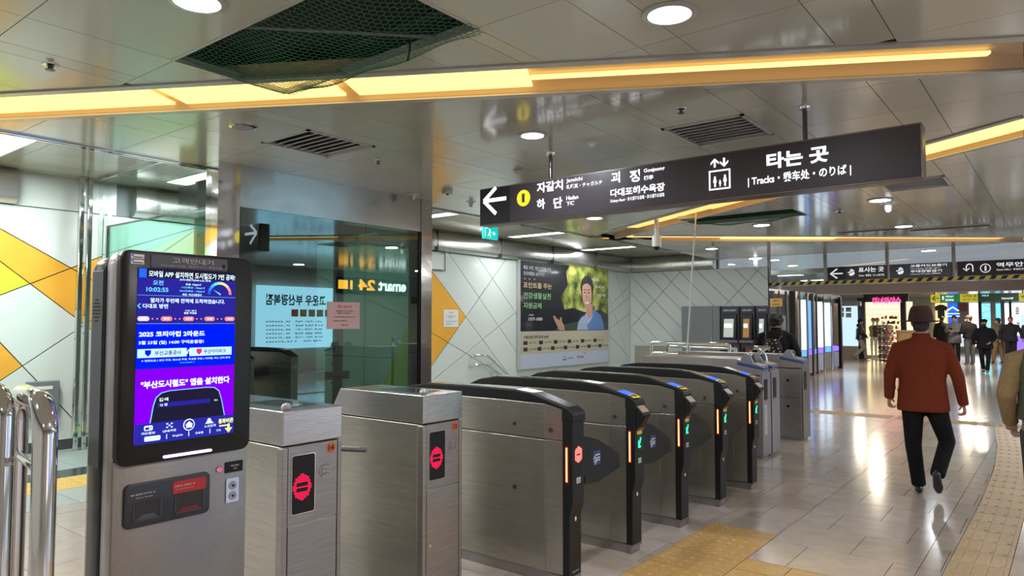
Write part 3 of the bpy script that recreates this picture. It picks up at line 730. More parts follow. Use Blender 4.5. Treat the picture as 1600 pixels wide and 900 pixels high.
pr('printed_hair', [(.665, .70), (.645, .78), (.66, .86), (.70, .905), (.75, .91), (.79, .87), (.81, .80), (.80, .72), (.79, .64), (.77, .7)], TXTK, .008)
pr('printed_face', [(.665, .74), (.67, .80), (.70, .825), (.74, .83), (.775, .80), (.785, .72), (.78, .64), (.75, .58), (.72, .565), (.69, .60), (.67, .66)], SKP, .010)
pr('printed_smile', [(.695, .635), (.71, .62), (.74, .62), (.755, .64), (.74, .633), (.71, .633)], TXTD, .012)
for u in (.698, .745): pr('printed_eye', ell(u, .735, .013, .006, 10), TXTK, .012); pr('printed_brow', [(u-.02, .757), (u+.02, .763), (u+.02, .769), (u-.02, .765)], TXTK, .012)
pr('printed_nose', [(.715, .72), (.708, .68), (.73, .675)], mat('print_skin_dark', (.34, .16, .11), .4), .012)
pr('printed_hand', [(.33, .48), (.345, .49), (.40, .44), (.41, .47), (.425, .475), (.43, .43), (.455, .39), (.46, .345), (.40, .345), (.375, .39)], SKP, .006)
def pt(s, u0, u1, v0, v1, m, bold=.02, o=.004): text(s, pq(u0, v0, o), (0, 1, 0), (0, 0, 1), (y1-y0)*(u1-u0), (z1-z0)*(v1-v0), m, t, bold)
pt('폐암, 비만, 예방 건강을 위해', .03, .31, .915, .955, TXTD); pt('건강생활을 실천하면', .03, .24, .865, .90, TXTD)
pt('포인트를 주는', .03, .32, .745, .80, mat('print_gold', (.80, .62, .32), .5)); pt('건강생활실천', .03, .31, .645, .705, mat('print_green', (.30, .62, .28), .5)); pt('지원금제', .03, .21, .555, .61, MATS['print_green'])
for u in (.045, .09, .14): pr('printed_dot', ell(u, .83, .008, .006, 8), MATS['print_gold'], .004)
pt('고객센터', .08, .13, .485, .50, TXTD); pt('1577-1000', .08, .22, .44, .47, TXTD); pt('건강한', .78, .88, .86, .89, TXTD); pt('걷기로 하루', .83, .95, .79, .815, TXTD); pt('시작 해요', .86, .97, .70, .73, TXTD)
pt('시범사업 지역 전국 34개', .03, .28, .27, .30, TXTK)
for r, v in enumerate((.215, .155)):
    for k in range(7 if r else 6):
        u = .03+k*(.155 if r == 0 else .14)
        pr('printed_box', [(u, v), (u+.04, v), (u+.04, v+.035), (u, v+.035)], MATS['print_black'], .004); pt('노원구 서대문', u+.05, u+.13, v+.008, v+.027, TXTK, 0)
pt('보건복지부', .50, .56, .055, .075, TXTK, 0); pt('국민건강보험', .60, .68, .055, .08, TXTK, 0); pr('printed_mark', ell(.46, .065, .018, .02), TXTK, .004); pr('printed_mark', ell(.458, .068, .011, .012), TXTD, .006); pr('printed_mark', ell(.70, .115, .013, .015), RED, .004); pr('printed_mark', ell(.70, .115, .008, .009), TXTD, .006)
# stair handrail on wall
def railpath(pts, r, t, m=CHROME, nm='rail', n=10): return MB().tube(pts, r, n).build(nm, m, t, smooth=True)
t = thing('stair_handrail', 'double chrome stair handrail descending on the white wall left of the poster', 'handrail', (XW+.1, 11.3, .5))
Xr = XW+.12
for off in (0, -.2):
    a = PX(741, 555, Xr); b = PX(762, 556, Xr); c = PX(800, 588, Xr)
    railpath([a+Vector((0, 0, off)), b+Vector((0, 0, off)), c+Vector((0, .2, off-.2))], .022, t)
    for p in (a, b+Vector((0, .25, -.12))): railpath([(XW, p.y, p.z+off-.06), (Xr, p.y, p.z+off-.05), (Xr, p.y, p.z+off)], .012, t, nm='bracket')
# ================================================================ HANGING SIGN
YS = 5.6
SGN = mat('sign_face', (.036, .030, .036), .4, 0, .3); SGNK = mat('sign_arrow_field', (.012, .011, .014), .4, 0, .3)
x0, x1, z0, z1 = -4.84, -.757, 2.60, 2.995
t = thing('hanging_sign', 'long dark hanging direction sign with yellow number one and white lettering', 'sign', (x0, YS, z0))
MB().box(x0, x1, YS, YS+.16, z0, z1).build('housing', mat('sign_housing', (.16, .13, .12), .35, .5), t, bevel=.006)
MB().box(x0+.012, x1-.012, YS-.006, YS, z0+.012, z1-.012).build('face_panel', SGN, t)
MB().box(x0+.014, PY(797, 315, YS).x, YS-.008, YS-.006, z0+.014, z1-.014).build('arrow_panel', SGNK, t)
for px in (853, 1254):
    p = PY(px, 230, YS); MB().cyl((p.x, YS+.08, z1-.01), (p.x, YS+.08, C), .019, 12).build('hanger_rod', mat('rod_bronze', (.12, .10, .10), .25, .8), t, smooth=True)
    MB().lathe((p.x, YS+.08, C), [(.05, 0), (.045, -.018), (.022, -.03)], 18).build('ceiling_rose', CHROME, t, smooth=True)
def ST(s, px0, px1, ytop, ybot, m=None, bold=.02, T_=None, Y=None, keep=False):
    """lettering on a plane y=const, given where its left edge spans ytop..ybot in the photograph"""
    Y_ = (YS-.0085) if Y is None else Y; a = PY(px0, ybot, Y_); b = PY(px1, 400, Y_); c = PY(px0, ytop, Y_)
    return text(s, a, (1, 0, 0), (0, 0, 1), b.x-a.x, c.z-a.z, m or TXT, T_ or t, bold, keep=keep)
def gp(px, py, Y=None): return PY(px, py, YS-.009 if Y is None else Y)
def poly(pts, m, T_, nm='symbol', Y=None, d=.0015): return MB().prism([gp(a, b, Y) for a, b in pts], (0, -d, 0)).build(nm, m, T_)
mb = MB(); A = gp(756, 314.5)
for q in (gp(775, 293), gp(775, 334)):
    v = (q-A).normalized(); n = Vector((v.z, 0, -v.x))*.02; mb.prism([A-n, q-n, q+n, A+n], (0, -.0015, 0))
q = gp(791, 311); mb.prism([A+Vector((.01, 0, -.02)), Vector((q.x, q.y, A.z-.02)), Vector((q.x, q.y, A.z+.02)), A+Vector((.01, 0, .02))], (0, -.0015, 0)); mb.build('arrow_symbol', TXT, t)
c = gp(818, 309.5); MB().lathe((c.x, YS-.008, c.z), [(.083, -.003), (.083, 0)], 32, ax='y').build('line_number_disc', emat('lit_yellow', (.95, .72, .03), 1.0), t)
text('1', (c.x-.018, YS-.012, c.z-.045), (1, 0, 0), (0, 0, 1), .036, .09, TXTK, t, .02)
ST('자갈치', 839, 880, 286, 302, bold=.03); ST('Jagalchi', 885, 911, 279.5, 287); ST('札嘎其・チャガルチ', 885, 942, 289, 296, bold=.015)
ST('하', 839, 852, 311.5, 327.5, bold=.03); ST('단', 865, 879, 309, 326, bold=.03); ST('Hadan', 885, 904, 306.5, 313); ST('下端', 885, 898, 315, 322)
ST('괴', 955, 970, 269.5, 287, bold=.03); ST('정', 984, 1001, 266.5, 285.5, bold=.03); ST('Goejeong', 1006, 1040, 264, 271.5); ST('槐亭', 1006, 1022, 275, 282)
ST('다대포해수욕장', 954, 1040, 296, 308.5, bold=.03); ST('Dadaepo Beach・多大浦海水浴場・多大浦海水浴场', 954, 1039, 311, 318, bold=.01)
ST('타는 곳', 1198, 1298, 240, 265, bold=.035); ST('| Tracks・乘车处・のりば |', 1169, 1333, 276, 293, bold=.02)
mb = MB(); a = gp(1108, 298); b = gp(1141, 263); w_, h_ = b.x-a.x, b.z-a.z; th = .012
mb.box(a.x, b.x, YS-.0105, YS-.008, a.z, a.z+th).box(a.x, b.x, YS-.0105, YS-.008, b.z-th, b.z).box(a.x, a.x+th, YS-.0105, YS-.008, a.z, b.z).box(b.x-th, b.x, YS-.0105, YS-.008, a.z, b.z)
for u, s in ((.28, 1), (.52, .62), (.75, 1.05)):
    x = a.x+w_*u; zb = a.z+.025; hh = (h_-.06)*.84*s
    mb.lathe((x, YS-.008, zb+hh*.93), [(hh*.09, -.0025), (hh*.09, 0)], 12, ax='y')
    mb.prism([(x-hh*.17, YS-.008, zb+hh*.42), (x-hh*.10, YS-.008, zb+hh*.82), (x+hh*.10, YS-.008, zb+hh*.82), (x+hh*.17, YS-.008, zb+hh*.42)], (0, -.0025, 0))
    for d in (-.07, .03): mb.box(x+hh*d, x+hh*(d+.055), YS-.0105, YS-.008, zb, zb+hh*.45)
for u, up in ((.28, 1), (.72, 0)):
    x = a.x+w_*u; z_ = b.z+.025; mb.box(x-.008, x+.008, YS-.0105, YS-.008, z_, z_+.07); s = 1 if up else -1; zt = z_+.075 if up else z_-.005
    for q in (-1, 1): mb.prism([(x, YS-.008, zt), (x, YS-.008, zt-s*.018), (x+q*.035, YS-.008, zt-s*.052), (x+q*.035, YS-.008, zt-s*.034)], (0, -.0025, 0))
mb.build('lift_symbol', TXT, t)
# ================================================================ KIOSK
KX, KY0, KY1, KZ = -2.3, .952, 1.402, 1.822
t = thing('information_kiosk', 'tall black and steel passenger information kiosk with lit blue screen', 'kiosk', (KX-.1, (KY0+KY1)/2, 0))
def rrect(y0, y1, z0, z1, r, n=6, corners=(1, 1, 1, 1)):
    out = []
    for cy, cz, a, k in ((y1-r, z1-r, 0, corners[1]), (y0+r, z1-r, PI/2, corners[0]), (y0+r, z0+r, PI, corners[3]), (y1-r, z0+r, 1.5*PI, corners[2])):
        if k: out += [(cy+r*math.cos(a+PI/2*i/n), cz+r*math.sin(a+PI/2*i/n)) for i in range(n+1)]
        else: out.append((cy+(r if math.cos(a+PI/4) > 0 else -r), cz+(r if math.sin(a+PI/4) > 0 else -r)))
    return out
def slab(x0, x1, yz, name, m, bevel=0, par=None): return MB().prism([(x0, a, b) for a, b in yz], (x1-x0, 0, 0)).build(name, m, par or t, bevel=bevel, smooth=bool(bevel))
slab(KX-.075, KX-.012, rrect(KY0, KY1, 0.0, KZ, .045, corners=(1, 1, 0, 0)), 'front_housing', STEELD, .004)
slab(KX-.17, KX-.085, rrect(KY0-.004, KY1+.004, 0.0, KZ-.012, .05, corners=(1, 1, 0, 0)), 'rear_housing', mat('kiosk_grey', (.05, .052, .056), .35, .5), .006)
slab(KX-.20, KX-.168, rrect(KY0+.004, KY1-.004, 0.0, KZ-.018, .05, corners=(1, 1, 0, 0)), 'rear_trim', STEELD, .004)
slab(KX-.09, KX-.07, rrect(KY0+.006, KY1-.006, 0.0, KZ-.02, .04, corners=(1, 1, 0, 0)), 'seam', BLACK)
slab(KX-.165, KX-.088, rrect(KY0-.006, KY0+.01, 1.14, KZ-.06, .004), 'side_speaker_plate', DGREY)
slab(KX-.012, KX, [(KY0+.002, 0), (KY1-.002, 0), (KY1-.002, 1.168), (KY0+.002, 1.168)], 'front_door', mat('kiosk_steel', (.27, .25, .235), .38, .85, noise=.08, nscale=5, bump=.05, bscale=60), .003)
slab(KX-.02, KX+.018, rrect(KY0+.004, KY1-.001, 1.152, KZ+.002, .032), 'screen_bezel', BLACK, .006)
mb = MB()
for i in range(7):
    for j in range(7):
        if abs(i-3)+abs(j-3) < 5: mb.box(KX-.155+i*.008, KX-.151+i*.008, KY0-.008, KY0-.005, 1.60+j*.011, 1.604+j*.011)
mb.build('speaker_holes', BLACKM, t)
KP = KX+.019
def kb(px0, py0, px1, py1):   # photograph box (left-top, right-bottom) to y0,y1,z0,z1 on kiosk face
    a = PX(px0, py0, KP); b = PX(px1, py1, KP); return a.y, b.y, b.z, a.z
SY0, SY1, SZ0, SZ1 = 1.004, 1.334, 1.2155, 1.769
def sc(u0, u1, v0, v1): return SY0+(SY1-SY0)*u0, SY0+(SY1-SY0)*u1, SZ1-(SZ1-SZ0)*v1, SZ1-(SZ1-SZ0)*v0    # v down from top
def sb(name, u0, u1, v0, v1, m, o=0, r=0):
    a, b, c, d = sc(u0, u1, v0, v1)
    if r: return slab(KP+o, KP+o+.0008, rrect(a, b, c, d, min(r, (b-a)/2.01, (d-c)/2.01), 4), name, m)
    return MB().box(KP+o, KP+o+.0008, a, b, c, d).build(name, m, t)
def stx(s, u0, u1, v0, v1, m, bold=.02, o=.002, nm='lettering'):
    a, b, c, d = sc(u0, u1, v0, v1); return text(s, (KP+o, a, c), (0, 1, 0), (0, 0, 1), b-a, d-c, m, t, bold, 0.0004, nm)
NAVY = emat('screen_navy', (.02, .015, .26), 1.0); BLUE = emat('screen_blue', (.0, .01, .80), 1.0); PURP = emat('screen_purple', (.19, .0, .85), 1.0); SBLK = emat('screen_dark', (.012, .01, .03), 1); SW = emat('screen_white', (.75, .95, 1), 1.0)
CY = emat('screen_cyan', (.15, .65, 1), 1.0); SPK = emat('screen_pink', (.85, .22, .22), 1); SYL = emat('screen_yellow', (.95, .9, .25), 1); PALE = emat('screen_pale', (.55, .85, .95), .9)
sb('screen', 0, 1, 0, 1, NAVY)
sb('ticker_band', 0, 1, 0, .055, SBLK, .0008); sb('ticker_logo', .01, .08, .004, .056, emat('screen_logo', (.02, .12, .8), 1), .0012)
stx('모바일 APP 설치하면 도시철도가 7번 공짜!', .10, .99, .014, .05, SW)
stx('오전', .14, .24, .069, .096, CY); stx('10:02:55', .08, .29, .11, .135, CY)
for s_, v0, a, b, m_ in (('초미세먼지(PM-2.5) 현재', .053, .40, .72, SW), ('좋음 15㎍/㎥', .079, .46, .62, SW), ('1시간평균 : 30㎍/㎥', .098, .42, .66, CY), ('24시간평균 : 17㎍/㎥', .119, .40, .66, CY), ('측정 : 부산교통공사', .14, .43, .63, SW)): stx(s_, a, b, v0, v0+.014, m_)
def spoly(P, name, m, o=.001): return MB().prism([(KP+o, SY0+(SY1-SY0)*u, SZ1-(SZ1-SZ0)*v) for u, v in P], (.0006, 0, 0)).build(name, m, t)
GC = [(0.03, .1, 1), (.03, .3, 1), (.05, .6, .95), (.15, .85, .6), (.45, .9, .4), (.85, .85, .3), (.95, .65, .3), (.95, .4, .25), (.95, .25, .2)]
for k in range(18):
    a0 = PI*(1-k/18); a1 = PI*(1-(k+1)/18); cu, cv = .825, .140
    spoly([(cu+R*math.cos(a), cv-R*math.sin(a)*.60) for R, a in ((.13, a0), (.13, a1), (.103, a1), (.103, a0))], 'gauge_segment', emat('gauge%d' % (k//2), GC[k//2], .9))
spoly([(.755, .112), (.822, .131), (.838, .137), (.828, .145), (.815, .138)], 'gauge_needle', CY)
sb('divider', 0, 1, .156, .1575, CY, .001); stx('열차가 두번째 전역에 도착하였습니다.', .12, .88, .171, .198, SW); stx('다대포 방면', .05, .29, .205, .231, SW)
spoly([(.0, .218), (.025, .203), (.033, .206), (.012, .218), (.033, .230), (.025, .233)], 'chevron', CY)
stx('이번 열차', .46, .58, .238, .246, SW); stx('출발 하였음', .45, .58, .250, .262, SW)
for k, s_ in enumerate(('남포', '중앙', '부산역', '초량', '부산진')):
    u = .06+k*.22; sb('station_pill', u-.055, u+.055, .277, .304, emat('screen_pinkw', (.85, .55, .6), 1) if k == 0 else SPK, .001, .007); stx(s_, u-.03, u+.03, .284, .297, SW)
    if k < 4:
        for q in (.085, .13): sb('station_dot', u+q-.008, u+q+.008, .2865, .2955, SPK, .001, .0026)
sb('divider', 0, 1, .318, .3195, CY, .001)
sb('blue_advert', 0, 1, .325, .572, BLUE, .001); stx('2025 코리아컵 2라운드', .02, .67, .362, .395, SW, .035, .0024); stx('3월 23일 (일) 14:00 구덕운동장!', .02, .66, .416, .441, SW, .025, .0024)
sb('team_banner', .01, .485, .463, .513, PALE, .0024); sb('team_banner', .515, .965, .463, .513, PALE, .0024); stx('부산교통공사', .17, .43, .475, .502, NAVY, .02, .0036); stx('VS', .465, .535, .472, .502, SW, .03, .0036); stx('부산아이파크', .66, .90, .475, .500, NAVY, .02, .0036)
for u0, m_ in ((.08, BLUE), (.585, emat('screen_crimson', (.6, .03, .15), 1))): spoly([(u0, .47), (u0+.055, .47), (u0+.055, .49), (u0+.0275, .507), (u0, .49)], 'club_shield', m_, .0034)
stx('※ 입장요금 ( 성인 무료, 청소년 무료, 학생증 무료 ) 지하철, 버스 단체 문의', .05, .95, .524, .538, SW, .01, .0024); stx('부산교통공사', .42, .57, .546, .553, CY, .01, .0024)
sb('purple_advert', 0, 1, .578, .99, PURP, .001); stx('"부산도시철도" 앱을 설치한다', .05, .95, .645, .688, SW, .04, .0024)
P = [(.12, .99), (.175, .79), (.20, .745), (.25, .72), (.33, .711), (.70, .708), (.78, .712), (.83, .735), (.86, .79), (.93, .99)]
spoly([(u+(u-.5)*.022, v-.004) for u, v in P], 'phone_outline', CY, .0022); spoly(P, 'phone_picture', SBLK, .003)
stx('검색', .22, .31, .746, .767, SW, .02, .0042); sb('search_bar', .21, .74, .775, .800, NAVY, .0038, .004); stx('Q 앱', .23, .30, .779, .795, SW, .02, .005); stx('취소', .78, .82, .782, .793, SW, .02, .005)
sb('menu_band', 0, 1, .885, 1, emat('screen_menu', (.02, .02, .30), 1), .0046)
MK = .0056
for u0, u1, s_, v0 in ((.06, .19, '카드정보', .932), (.26, .39, 'QR승차권', .932), (.68, .80, '노선검색', .932)): stx(s_, u0, u1, v0, v0+.015, SW, .02, MK)
stx('통화버튼', .83, .995, .905, .935, SYL, .03, MK)
spoly([(.93, .94), (.955, .94), (.955, .965), (.985, .965), (.942, .995), (.9, .965), (.93, .965)], 'call_arrow', SYL, MK); sb('call_arrow_bar', .84, .95, .944, .952, SYL, MK+.0002)
sb('card_icon', .085, .165, .897, .925, SW, MK, .004); sb('card_icon_inner', .095, .155, .906, .920, NAVY, MK+.0008); sb('card_icon_chip', .13, .15, .909, .917, SW, MK+.0016)
def sring(cu, cv, r, m, o, nm): spoly([(cu+r*math.cos(2*PI*k/20), cv+r*.6*math.sin(2*PI*k/20)) for k in range(20)], nm, m, o)
sring(.52, .918, .058, SW, MK, 'home_ring'); sring(.52, .918, .049, NAVY, MK+.0008, 'home_ring_inner'); spoly([(.48, .917), (.52, .897), (.56, .917), (.55, .917), (.55, .935), (.49, .935), (.49, .917)], 'home_icon', SW, MK+.0016)
sring(.73, .905, .02, SW, MK, 'route_icon'); spoly([(.69, .925), (.71, .908), (.75, .908), (.78, .925)], 'route_icon', SW, MK)
for i in range(3):
    for j in range(3):
        if (i+j) % 2 == 0: sb('ticket_icon', .295+i*.022, .312+i*.022, .895+j*.010, .902+j*.010, SW, MK)
sb('language_button', .09, .24, .958, .985, SW, MK, .004); stx('한국어', .12, .21, .965, .979, CY, .01, MK+.001)
for u0, u1, s_ in ((.36, .46, 'English'), (.59, .67, '日本語'), (.81, .86, '中文')): stx(s_, u0, u1, .966, .98, SW, .01, MK)
for u in (.30, .52, .74): sb('language_divider', u-.003, u+.003, .957, .985, SW, MK)
# kiosk trims
HP = mat('kiosk_header', (.075, .072, .085), .35); a, b, c, d = kb(228, 387, 357, 427)
slab(KP-.002, KP+.002, rrect(1.043, 1.302, 1.772, 1.8125, .006), 'header_plate', HP)
GT = mat('grey_print', (.42, .40, .44), .5)
text('고객안내기', (KP+.002, 1.11, 1.789), (0, 1, 0), (0, 0, 1), .14, .018, GT, t, .015); text('Passenger Guide   乘客ガイド   乘客向导', (KP+.002, 1.075, 1.777), (0, 1, 0), (0, 0, 1), .205, .007, GT, t, 0)
MB().lathe((KP+.0015, 1.288, 1.789), [(.006, .0), (.006, .002)], 14, ax='x').build('camera_lens', BLACK, t)
for z_ in (1.796, 1.779):
    MB().box(KP, KP+.001, .982, 1.022, z_, z_+.014).build('sticker', TXTD, t); MB().box(KP+.001, KP+.0015, .988, 1.018, z_+.003, z_+.006).build('sticker_barcode', TXTK, t); MB().box(KP+.001, KP+.0015, .984, .990, z_+.008, z_+.012).build('sticker_mark', BLUE, t)
slab(KP-.001, KP+.004, rrect(1.096, 1.258, 1.1625, 1.1705, .0038), 'light_bar', emat('violet_led', (.75, .45, 1), 3.5))
slab(KX-.002, KX+.012, rrect(.984, 1.260, .958, 1.094, .018), 'scanner_panel', mat('scanner_black', (.022, .022, .03), .35), .003)
slab(KX+.0115, KX+.0135, rrect(1.132, 1.245, 1.041, 1.081, .008), 'red_plate', mat('red_plate', (.42, .02, .02), .4))
def hole(y0, y1, z0, z1, red, nm):
    MB().box(KX+.0125, KX+.0145, y0, y1, z0, z0+.003).box(KX+.0125, KX+.0145, y0, y0+.003, z0, z1).box(KX+.0125, KX+.0145, y1-.003, y1, z0, z1).build(nm+'_rim', DGREY, t)
    MB().box(KX+.0121, KX+.0128, y0, y1, z0, z1).build(nm, BLACKM, t); MB().prism([(KX+.013, y0+.01, z0+.004), (KX+.013, y1-.01, z0+.004), (KX+.013, y1-.025, z0+.018), (KX+.013, y0+.025, z0+.018)], (.001, 0, 0)).build(nm+'_ledge', red, t)
hole(1.010, 1.097, .978, 1.036, DGREY, 'scanner_slot'); hole(1.140, 1.238, .976, 1.040, mat('ledge_dark_red', (.16, .01, .01), .3), 'card_slot')  # card slot ledge in plain dark red
text('QR 승차권 인식하는 곳', (KX+.012, 1.002, 1.058), (0, 1, 0), (0, 0, 1), .075, .006, TXTD, t, 0); text('Scan your QR ticket', (KX+.012, 1.018, 1.048), (0, 1, 0), (0, 0, 1), .052, .004, TXTD, t, 0)
text('교통카드 조회하는 곳', (KX+.0135, 1.137, 1.062), (0, 1, 0), (0, 0, 1), .068, .006, TXTD, t, 0); text('Place transportation card here', (KX+.0135, 1.140, 1.053), (0, 1, 0), (0, 0, 1), .06, .003, TXTD, t, 0)
MB().lathe((KX+.001, 1.297, 1.093), [(.010, 0), (.010, .003), (.008, .005)], 18, ax='x').build('button_ring', CHROME, t); MB().lathe((KX+.0055, 1.297, 1.093), [(.0075, 0), (.006, .003)], 18, ax='x').build('call_button', emat('button_red', (1, .06, .16), 1.2), t)
slab(KX, KX+.002, rrect(1.318, 1.385, 1.075, 1.113, .003), 'call_label', BLACK); text('직원 통화', (KX+.002, 1.337, 1.095), (0, 1, 0), (0, 0, 1), .032, .006, TXTD, t, 0); text('Call', (KX+.002, 1.35, 1.086), (0, 1, 0), (0, 0, 1), .010, .004, TXTD, t, 0)
slab(KX, KX+.004, rrect(1.323, 1.370, .973, 1.056, .004), 'socket_plate', CHROME)
for z_ in (.995, 1.030):
    MB().lathe((KX+.004, 1.347, z_), [(.015, 0), (.014, .003), (.009, .003), (.008, .0005)], 18, ax='x').build('socket', STEELD, t, smooth=True); MB().lathe((KX+.006, 1.347, z_), [(.004, 0), (.004, .001)], 10, ax='x').build('socket_pin', BLACK, t)
# ================================================================ NEAR RAILING
def loop_rail(name, label, p, q, top, r, rc, t=None, cross=None, group=None):
    t = thing(name, label, 'railing', (p.x, p.y, 0)); v = (q-p); L_ = v.length; v.normalize(); pts = [Vector((p.x, p.y, 0))]
    for k in range(7):
        a = PI/2*k/6; pts.append(p+v*(rc-rc*math.cos(a))+Vector((0, 0, top-rc+rc*math.sin(a)-p.z)))
    for k in range(7):
        a = PI/2*k/6; pts.append(p+v*(L_-rc+rc*math.sin(a))+Vector((0, 0, top-rc+rc*math.cos(a)-p.z)))
    pts.append(Vector((q.x, q.y, 0))); MB().tube(pts, r, 20).build('bent_tube', CHROME, t, smooth=True)
    if cross: MB().cyl((p.x, p.y, cross), (q.x, q.y, cross), .013, 12).build('cross_tube', CHROME, t, smooth=True)
    for b in (p, q): MB().lathe((b.x, b.y, 0), [(r*1.8, 0), (r*1.7, .01), (r*1.05, .015)], 18).build('base_flange', CHROME, t, smooth=True)
    return t
a = ray(72, 640)*1.85; b = ray(28, 640)*2.15
loop_rail('railing', 'bent chrome tube railing loop left of the kiosk in the foreground', Vector((b.x, b.y, 0)), Vector((a.x, a.y, 0)), 1.385, .029, .09, cross=1.20)
a = ray(6, 640)*2.0; b = ray(-70, 640)*2.2
loop_rail('railing', 'second chrome railing tube cut by the left edge of the photo', Vector((b.x, b.y, 0)), Vector((a.x, a.y, 0)), 1.395, .029, .07)
# ================================================================ OLD TURNSTILE CABINETS
ORG = mat('orange_sticker', (.62, .13, .03), .5); REDL = emat('red_led', (1, .01, .07), 1.5)
def old_gate(y0, num, label, xf=-2.8, xb=-4.0, w=.33, ztop=1.19, zseam=1.03, arm=True, dome=True):
    t = thing('turnstile', label, 'ticket gate', (xf-.3, y0+w/2, 0), group=None); y1 = y0+w
    MB().box(xb+.02, xf-.012, y0+.008, y1-.008, .05, zseam-.004).build('body', STEELH, t, bevel=.004)
    MB().box(xb+.05, xf-.03, y0+.02, y1-.02, 0, .05).build('plinth', STEELD, t)
    MB().prism([(xb, y0, zseam+.004), (xf, y0, zseam+.004), (xf, y0, ztop), (xb+.1, y0, ztop)], (0, w, 0)).build('top_housing', mat('steel_top', (.57, .56, .55), .22, .95, noise=.06, nscale=6, bump=.06, bscale=14, stretch=(1, 1, 12)), t, bevel=.004)
    MB().box(xb+.03, xf-.02, y0+.01, y1-.01, zseam-.004, zseam+.004).build('seam', BLACKM, t)
    for a, b in ((y0, y0+.03), (y1-.022, y1)): MB().box(xf-.05, xf, a, b, .05, zseam-.006).build('corner_post', STEEL, t, bevel=.006)
    MB().box(xf-.03, xf-.004, y0+.032, y1-.024, zseam-.36, zseam-.006).build('upper_panel', STEEL, t, bevel=.002)
    MB().box(xf-.03, xf-.003, y0+.034, y1-.026, .06, zseam-.366).build('access_door', STEEL, t, bevel=.002)
    MB().lathe((xf-.003, y0+.06, .36), [(.012, 0), (.012, .005), (.007, .007)], 14, ax='x').build('lock', CHROME, t)
    def s2(x0, x1, yz, nm, m): return MB().prism([(x0, a, b) for a, b in yz], (x1-x0, 0, 0)).build(nm, m, t)
    s2(xf-.004, xf-.001, rrect(y0+.048, y0+.178, .712, .985, .012), 'window_rim', CHROME); s2(xf-.003, xf+.0, rrect(y0+.052, y0+.174, .716, .981, .011), 'display_window', BLACK)
    if num:
        mb = MB(); cy, cz = y0+.105, .835
        for i in range(-7, 8):
            for j in range(-7, 8):
                r = math.hypot(i, j)
                if r <= 7.2 and not (abs(j) in (1, 2) and abs(i) < 5 and r < 6): mb.box(xf+.0, xf+.0015, cy+i*.0068-.0021, cy+i*.0068+.0021, cz+j*.0082-.0025, cz+j*.0082+.0025)
        mb.build('stop_indicator', REDL, t)
        MB().lathe((xf-.004, y0+w*.815, .993), [(.026, 0), (.026, .0015)], 24, ax='x').build('number_sticker', ORG, t)
        text(num, (xf-.0022, y0+w*.815-.016, .979), (0, 1, 0), (0, 0, 1), .032, .028, TXTK, t, .03)
    MB().lathe((xf-.004, y0+.237, .888), [(.036, 0), (.036, .002), (.033, .002), (.033, .0005)], 24, ax='x').build('speaker_disc', STEELD, t)
    for k in range(3): MB().tube([(xf, y0+.215, .868+k*.02), (xf+.004, y0+.232, .873+k*.02), (xf, y0+.258, .874+k*.02)], .0055, 6).build('speaker_slot', CHROME, t, smooth=True)
    for a, b in ((.198, .925), (.276, .925), (.198, .85), (.276, .85)): MB().lathe((xf-.004, y0+a, b), [(.003, 0), (.002, .002)], 8, ax='x').build('screw', CHROME, t)
    if dome: MB().ball((xf-.045, y0+.045, ztop+.012), (.024, .024, .022)).build('dome_lamp', mat('clear_dome', (.38, .38, .42), .1, .3, .8), t, smooth=True)
    MB().box(xf-.45, xf-.12, y0+.09, y1-.06, ztop, ztop+.003).build('reader_glass', mat('reader_glass', (.05, .07, .07), .06), t)
    if arm:
        c = Vector((xf-.22, y1, .955)); MB().lathe(c, [(.07, -.004), (.065, .03), (.03, .045)], 20, ax='y').build('hub', STEELD, t, smooth=True)
        AM = mat('arm_bronze', (.19, .15, .16), .3, .8)
        for dx, dy, dz in (((.03, .27, -.045), (-.22, .12, -.22)) if arm != 'folded' else ((-.2, .1, -.2),)):
            v = Vector((dx, dy, dz)); MB().tube([c+Vector((0, .03, 0)), c+Vector((0, .03, 0))+v], .0145, 12).build('arm', AM, t, smooth=True)
            MB().ball(c+Vector((0, .03, 0))+v, .0145).build('arm_tip', AM, t, smooth=True)
    return t
old_gate(1.884, '14', 'steel turnstile cabinet with orange number 14 beside the kiosk')
old_gate(2.768, '13', 'steel turnstile cabinet with orange number 13 and red indicator', xb=-3.62, w=.318, arm='folded')
